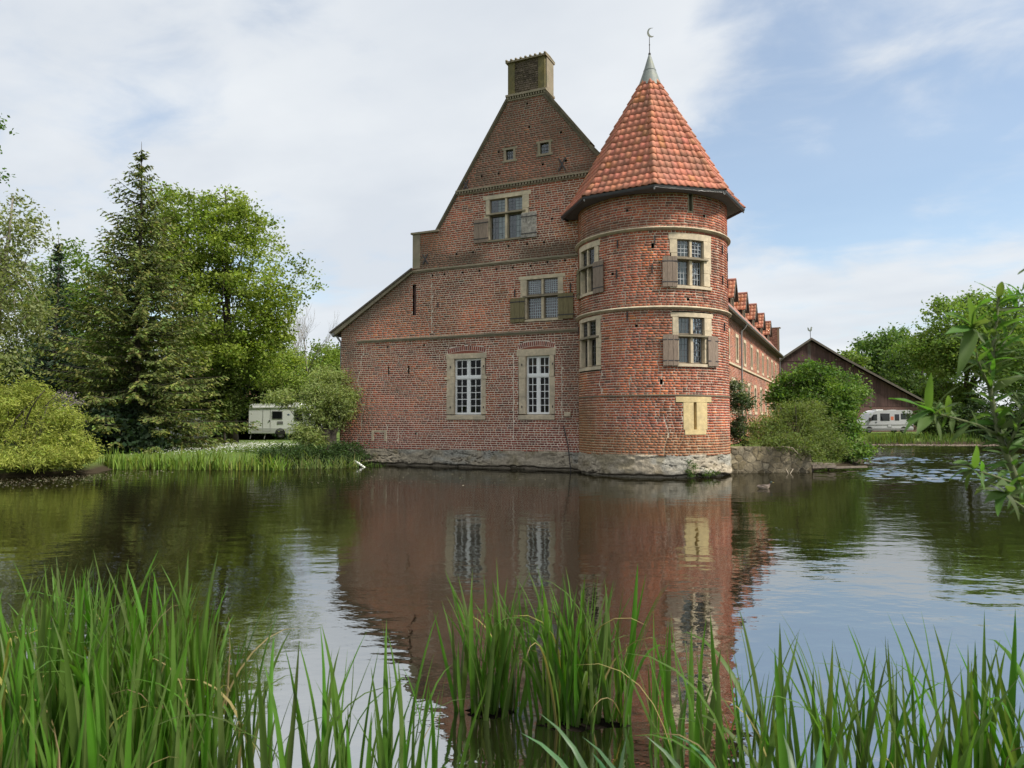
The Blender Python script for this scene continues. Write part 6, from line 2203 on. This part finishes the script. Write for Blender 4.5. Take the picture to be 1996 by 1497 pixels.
p = at(1490, 950, 21.3)
duck((p.x, 21.3, -0.02), R_(8))
m = MB(); a = at(695, 899, 31.2); m.tube([at(690, 898, 31.2), at(700, 904, 31.0), at(712, 913, 30.8)], [0.05, 0.055, 0.05], 7)
tag(m.build('broken_branch', M_WHITE, smooth=True), 'pale broken pole slanting into the water at the corner of the plinth', 'pole')
for i, pts in enumerate((((1522, 870, 27.2), (1545, 873, 27.0), (1556, 885, 26.9)), ((1532, 915, 27.3), (1536, 922, 27.2), (1538, 930, 27.1)), ((1546, 914, 27.3), (1541, 922, 27.2), (1537, 929, 27.1)))):
    m = MB(); m.tube([at(*q) for q in pts], [0.02, 0.016, 0.008], 5)
    tag(m.build('dry_twig', M_TWIG), ['bare arching twig hanging below the olive bush', 'left pale twig sticking out of the water at the garden wall', 'right pale twig sticking out of the water at the garden wall'][i], 'twig')
tree('wall_weed', 'small green weed on the tower plinth below the yellow loophole', 'weed', (TC + Vector((math.cos(R_(-76)), math.sin(R_(-76)), 0)) * (TR + 0.35)).to_2d()[:],
     [tuple(MT(TU(-75), 0.35, 0.12)) + (0.14, 0.1, 0.28)], 12, 26, 0.07, 0.03, (0.07, 0.12, 0.03), 191, trunk_r=0.008, limbs=4, rc=0.1, stems=2)
tree('wall_weed', 'low green weed at the waterline near the right side of the tower plinth', 'weed', (TC + Vector((math.cos(R_(-58)), math.sin(R_(-58)), 0)) * (TR + 0.35)).to_2d()[:],
     [tuple(MT(TU(-60), 0.16, 0.14)) + (0.34, 0.16, 0.13)], 14, 24, 0.07, 0.03, (0.07, 0.11, 0.03), 192, trunk_r=0.008, limbs=4, rc=0.1, stems=2)

# ---------------------------------------------------------------- barn
barn = thing('barn', (41.5, 95, 0.4), 'dark brown timber barn with long sloping roof behind the manor wing', 'barn')
YB = 95.0


def barn_top(x):
    if x < 38.96: return 12.4 - (38.96 - x) * 0.66
    if x < 43.1: return 12.4 - (x - 38.96) * 0.607
    return 9.89 - (x - 43.1) * 0.545


bm_ = MB()
XB0, XB1 = 31.0, 54.0
pts = [(XB0, 0.2), (XB1, 0.2), (XB1, barn_top(XB1)), (43.1, barn_top(43.1)), (38.96, 12.4), (XB0, barn_top(XB0))]
bm_.col = (0.07, 0.035, 0.03)
bm_.poly_prism([(x, YB, z) for x, z in pts], (10.3, 24, 0))
bw = bm_.build('wall', M_BARN, barn, color=True)
bd = MB()
x = XB0
rr = random.Random(3)
while x < XB1 - 0.1:
    w = rr.uniform(0.17, 0.24)
    xb = min(x + w - 0.012, XB1)
    g = rr.uniform(0.7, 1.3)
    bd.col = tuple(np.array((0.080, 0.042, 0.038)) * g) if rr.random() > 0.03 else (0.12, 0.09, 0.08)
    z0 = 9.55 if x < 43 else 3.7
    for (za, zb) in ((3.7, min(9.5, min(barn_top(x), barn_top(xb)))), (9.6, min(barn_top(x), barn_top(xb)))):
        if zb - za > 0.05:
            d = 0.03 if za < 9 else 0.07
            bd.add([(x, YB - d, za), (xb, YB - d, za), (xb, YB - d, min(zb, barn_top(xb))), (x, YB - d, min(zb, barn_top(x))), (x, YB + 0.02, za), (xb, YB + 0.02, za), (xb, YB + 0.02, zb), (x, YB + 0.02, zb)],
                   [(0, 1, 2, 3), (0, 4, 5, 1), (0, 3, 7, 4), (1, 5, 6, 2)])
    x += w
tag(bd.build('boarding', M_BARN, barn, color=True), kind='stuff')
m = MB(); m.box(XB0, XB1, YB - 0.05, YB + 0.1, 0.2, 3.65); m.build('brick_base', M_BARNBRICK, barn)
for (xa, xb, nm) in ((XB0 - 0.5, 38.96, 'roof'), (38.96, 43.1, 'roof'), (43.1, XB1 + 0.8, 'roof')):
    za = barn_top(max(xa, XB0)) - (0.33 if xa < XB0 else 0); zb = barn_top(min(xb, XB1)) - (0.43 if xb > XB1 else 0)
    m = MB(); m.poly_prism([(xa, YB - 0.6, za + 0.06), (xb, YB - 0.6, zb + 0.06), (xb, YB - 0.6, zb + 0.24), (xa, YB - 0.6, za + 0.24)], (10.9, 25.4, 0)); m.build(nm, M_SOFFIT, barn)
    m = MB(); m.poly_prism([(xa, YB - 0.66, za - 0.02), (xb, YB - 0.66, zb - 0.02), (xb, YB - 0.66, zb + 0.27), (xa, YB - 0.66, za + 0.27)], (0, 0.055, 0)); m.build('verge_board', M_VERGE, barn)
m = MB(); m.tube([(38.96, YB - 0.3, 12.6), (38.96, YB - 0.3, 13.5)], 0.035, 6); vane = m.build('vane_pole', M_IRON, barn)
P = [(-0.35, 0.18), (-0.28, -0.02), (-0.05, -0.12), (0.12, -0.1), (0.22, 0.05), (0.2, 0.3), (0.32, 0.36), (0.22, 0.42), (0.16, 0.52), (0.06, 0.42), (0.02, 0.16), (-0.12, 0.1), (-0.2, 0.36), (-0.36, 0.42)]
m = MB(); m.poly_prism([(38.96 + x, YB - 0.3, 13.62 + z) for x, z in P], (0, 0.03, 0)); m.build('weather_cock', M_LEAD, barn)

# pink house behind the trees on the left
hs = thing('distant_house', xy(440, 85) + (0.4,), 'pink rendered house glimpsed between the stems behind the spruce', 'house')
x0, y0 = xy(385, 85); x1, _ = xy(475, 85)
m = MB(); m.box(x0, x1, y0, y0 + 8, 0.3, 7.6); m.build('wall', M_HOUSE, hs)
m = MB(); m.poly_prism([(x0 - 0.5, y0 - 0.5, 7.55), (x0 - 0.5, y0 + 4, 8.8), (x0 - 0.5, y0 + 8.5, 7.55)], (x1 - x0 + 1, 0, 0)); m.build('roof', M_ROOFFAR, hs)
for k in range(2):
    m = MB(); m.box(x0 + 1 + k * 2.4, x0 + 2 + k * 2.4, y0 - 0.03, y0 + 0.01, 3.6, 4.9); m.build('window', M_BLACKGLASS, hs)


# ---------------------------------------------------------------- vehicles
def local(mb, name, mat, parent, bevel=0.0, smooth=False):
    o = mb.build(name, mat, None, smooth, bevel=bevel)
    o.parent = parent
    return o


def wheel(par, x, y, r=0.33, w=0.2):
    m = MB()
    n = 20
    prof = [(r * 0.62, -w / 2), (r * 0.95, -w / 2), (r, -w * 0.35), (r, w * 0.35), (r * 0.95, w / 2), (r * 0.62, w / 2)]
    V = [(q[0] * math.cos(6.2832 * i / n), q[1], q[0] * math.sin(6.2832 * i / n)) for i in range(n) for q in prof]
    k = len(prof)
    F = [(i * k + j, ((i + 1) % n) * k + j, ((i + 1) % n) * k + j + 1, i * k + j + 1) for i in range(n) for j in range(k - 1)]
    m.add(V, F)
    t = local(m, 'wheel', M_RUBBER, par, smooth=True); t.location = (x, y, r)
    m = MB(); m.add([(0, -w * 0.42, 0)] + [(r * 0.64 * math.cos(6.2832 * i / n), -w * 0.40, r * 0.64 * math.sin(6.2832 * i / n)) for i in range(n)], [(0, 1 + i, 1 + (i + 1) % n) for i in range(n)])
    h = local(m, 'rim', M_ZINC, t)


def van():
    t = bpy.data.objects.new('camper_van', None); COL.objects.link(t)
    t.location = (38.2, 80.0, 0.50); t.rotation_euler = (0, 0, R_(4))
    tag(t, 'silver high-roofed camper van parked in front of the barn', 'van')
    prof = [(0.02, 0.42), (0.0, 0.70), (0.06, 0.98), (0.30, 1.16), (0.82, 1.40), (1.42, 2.16), (1.72, 2.40), (2.1, 2.48), (5.6, 2.52), (5.92, 2.42), (5.98, 2.1), (6.0, 0.5), (5.95, 0.38), (0.10, 0.36)]
    m = MB(); m.poly_prism([(x, 0, z) for x, z in prof], (0, 2.0, 0)); local(m, 'body', M_VAN, t, bevel=0.07)
    def pan(name, pts, mat, d=0.02):
        m = MB(); m.poly_prism([(x, -d, z) for x, z in pts], (0, d + 0.03, 0)); return local(m, name, mat, t)
    pan('door_window', [(0.98, 1.42), (1.50, 2.06), (1.92, 2.08), (1.92, 1.42)], M_BLACKGLASS)
    pan('side_window', [(2.30, 1.38), (3.35, 1.38), (3.35, 2.18), (2.30, 2.18)], M_BLACKGLASS)
    pan('side_window', [(3.95, 1.42), (4.45, 1.42), (4.45, 2.1), (3.95, 2.1)], M_BLACKGLASS)
    pan('side_window', [(4.65, 1.55), (5.75, 1.55), (5.75, 2.18), (4.65, 2.18)], M_BLACKGLASS)
    pan('print_patch', [(3.47, 1.45), (3.82, 1.45), (3.82, 1.85), (3.47, 1.85)], M_RED, 0.004)
    pan('side_moulding', [(0.30, 0.86), (5.95, 0.90), (5.95, 0.98), (0.30, 0.95)], M_TRIM)
    pan('sill_panel', [(0.15, 0.36), (5.97, 0.36), (5.97, 0.55), (0.15, 0.55)], M_TRIM, 0.012)
    pan('hatch_frame', [(3.1, 0.66), (3.55, 0.66), (3.55, 1.02), (3.1, 1.02)], M_TRIM, 0.024)
    pan('hatch', [(3.15, 0.71), (3.50, 0.71), (3.50, 0.97), (3.15, 0.97)], M_VAN, 0.03)
    pan('door_handle', [(1.72, 1.18), (1.88, 1.18), (1.88, 1.27), (1.72, 1.27)], M_IRON, 0.04)
    pan('mirror', [(1.02, 1.36), (1.20, 1.36), (1.20, 1.72), (1.02, 1.72)], M_IRON, 0.2)
    pan('headlight', [(0.10, 0.92), (0.5, 1.12), (0.5, 1.24), (0.26, 1.14)], M_WHITE, 0.01)
    pan('tail_light', [(5.82, 1.0), (5.95, 1.0), (5.95, 1.6), (5.82, 1.6)], M_RED, 0.01)
    m = MB(); m.box(2.2, 3.0, 0.6, 1.4, 2.46, 2.62); local(m, 'roof_hatch', M_VANW, t, bevel=0.03)
    m = MB(); m.box(3.8, 4.5, 0.6, 1.3, 2.46, 2.58); local(m, 'roof_hatch', M_VANW, t, bevel=0.03)
    for x in (1.0, 4.95):
        wheel(t, x, 0.12); wheel(t, x, 1.88)
        m = MB(); P = [(x + 0.42 * math.cos(a), -0.005, 0.33 + 0.42 * math.sin(a)) for a in np.linspace(0, math.pi, 12)]
        m.poly_prism(P, (0, 0.03, 0)); local(m, 'wheel_arch', M_RUBBER, t)


def caravan():
    t = bpy.data.objects.new('caravan', None); COL.objects.link(t)
    p = at(486, 857, 54.0)
    t.location = (p.x, 54.0, float(ground_z(np.array([p.x + 2.4]), np.array([53.6]))[0]) + 0.10); t.rotation_euler = (0, 0, R_(-10))
    tag(t, 'white touring caravan parked on the lawn behind the pollard willow', 'caravan')
    prof = [(0.0, 0.42), (-0.02, 2.28), (0.05, 2.42), (0.22, 2.50), (3.75, 2.52), (4.15, 2.36), (4.48, 2.0), (4.72, 1.45), (4.72, 0.7), (4.58, 0.42)]
    m = MB(); m.poly_prism([(x, 0, z) for x, z in prof], (0, 2.1, 0)); local(m, 'body', M_VANW, t, bevel=0.06)
    def pan(name, pts, mat, d=0.015):
        m = MB(); m.poly_prism([(x, -d, z) for x, z in pts], (0, d + 0.02, 0)); return local(m, name, mat, t)
    pan('skirt', [(0.06, 0.40), (4.5, 0.40), (4.6, 0.72), (0.04, 0.78)], M_SKIRT, 0.012)
    pan('roof_rail', [(0.0, 2.24), (3.9, 2.30), (3.9, 2.38), (0.0, 2.32)], M_WHITE, 0.05)
    pan('window_frame', [(1.78, 1.42), (2.62, 1.42), (2.62, 2.02), (1.78, 2.02)], M_TRIM, 0.018)
    pan('window', [(1.83, 1.47), (2.57, 1.47), (2.57, 1.97), (1.83, 1.97)], M_BLACKGLASS, 0.026)
    pan('front_window', [(3.56, 1.30), (4.25, 1.30), (4.1, 2.0), (3.56, 2.05)], M_BLACKGLASS, 0.026)
    m = MB(); m.mring(lambda u, v, d: Vector((u, -d, v)), 1.05, 1.66, 0.5, 2.2, 0.018, 0.0, 0.012); dr = local(m, 'door', M_ZINC, t)
    pan('door_handle', [(1.55, 1.26), (1.62, 1.26), (1.62, 1.36), (1.55, 1.36)], M_IRON, 0.04)
    pan('vent', [(2.22, 1.06), (2.66, 1.06), (2.66, 1.26), (2.22, 1.26)], M_ZINC, 0.02)
    pan('vent', [(2.22, 0.56), (2.66, 0.56), (2.66, 0.72), (2.22, 0.72)], M_ZINC, 0.03)
    em = [(2.95, 1.78), (3.02, 1.74), (2.98, 1.68), (3.08, 1.71), (3.16, 1.66), (3.12, 1.74), (3.26, 1.74), (3.12, 1.78), (3.10, 1.84), (3.04, 1.79)]
    pan('emblem', em, M_BLUE, 0.006)
    st = [(3.02, 1.12)]
    top = [(3.02 + 0.06 * i, 1.10 - 0.012 * i + 0.035 * (i % 2)) for i in range(10)]
    bot = [(x, z - 0.035) for x, z in reversed(top)]
    pan('lettering_stroke', top + bot, M_BLUE, 0.006)
    m = MB(); m.box(2.6, 3.4, 0.6, 1.5, 2.48, 2.64); local(m, 'roof_hatch', M_WHITE, t, bevel=0.03)
    wheel(t, 2.45, 0.10, 0.32)
    wheel(t, 2.45, 2.0, 0.32)
    m = MB(); P = [(2.45 + 0.42 * math.cos(a), -0.02, 0.34 + 0.42 * math.sin(a)) for a in np.linspace(0, math.pi, 12)]
    m.poly_prism(P, (0, 0.04, 0)); local(m, 'wheel_arch', M_RUBBER, t)
    for x in (0.12, 1.25, 4.3):
        m = MB(); m.tube([(x, 0.08, 0.42), (x - 0.1, 0.05, -0.03)], 0.03, 6); local(m, 'corner_steady', M_TRIM, t)
    m = MB(); m.tube([(4.55, 0.6, 0.45), (5.6, 1.05, 0.45)], 0.04, 6); local(m, 'drawbar', M_TRIM, t)
    m = MB(); m.tube([(4.55, 1.5, 0.45), (5.58, 1.07, 0.45)], 0.04, 6); local(m, 'drawbar', M_TRIM, t)


van()
caravan()

# white trailer glimpsed under the low boughs of the spruce
tr = bpy.data.objects.new('parked_trailer', None); COL.objects.link(tr)
q = at(300, 850, 47.0)
tr.location = (q.x, 47.0, 0.45)
tag(tr, 'pale vehicle glimpsed below the low branches of the tall spruce', 'vehicle')
m = MB(); m.poly_prism([(0, 0, 0.4), (0, 0, 1.35), (0.5, 0, 1.75), (2.3, 0, 1.75), (2.8, 0, 1.2), (2.8, 0, 0.4)], (0, 1.6, 0)); local(m, 'body', M_WHITE, tr, bevel=0.08)
m = MB(); m.poly_prism([(0.35, -0.01, 1.2), (0.62, -0.01, 1.6), (1.7, -0.01, 1.6), (1.7, -0.01, 1.2)], (0, 0.02, 0)); local(m, 'window', M_BLACKGLASS, tr)
wheel(tr, 0.6, 0.1, 0.3); wheel(tr, 2.2, 0.1, 0.3)
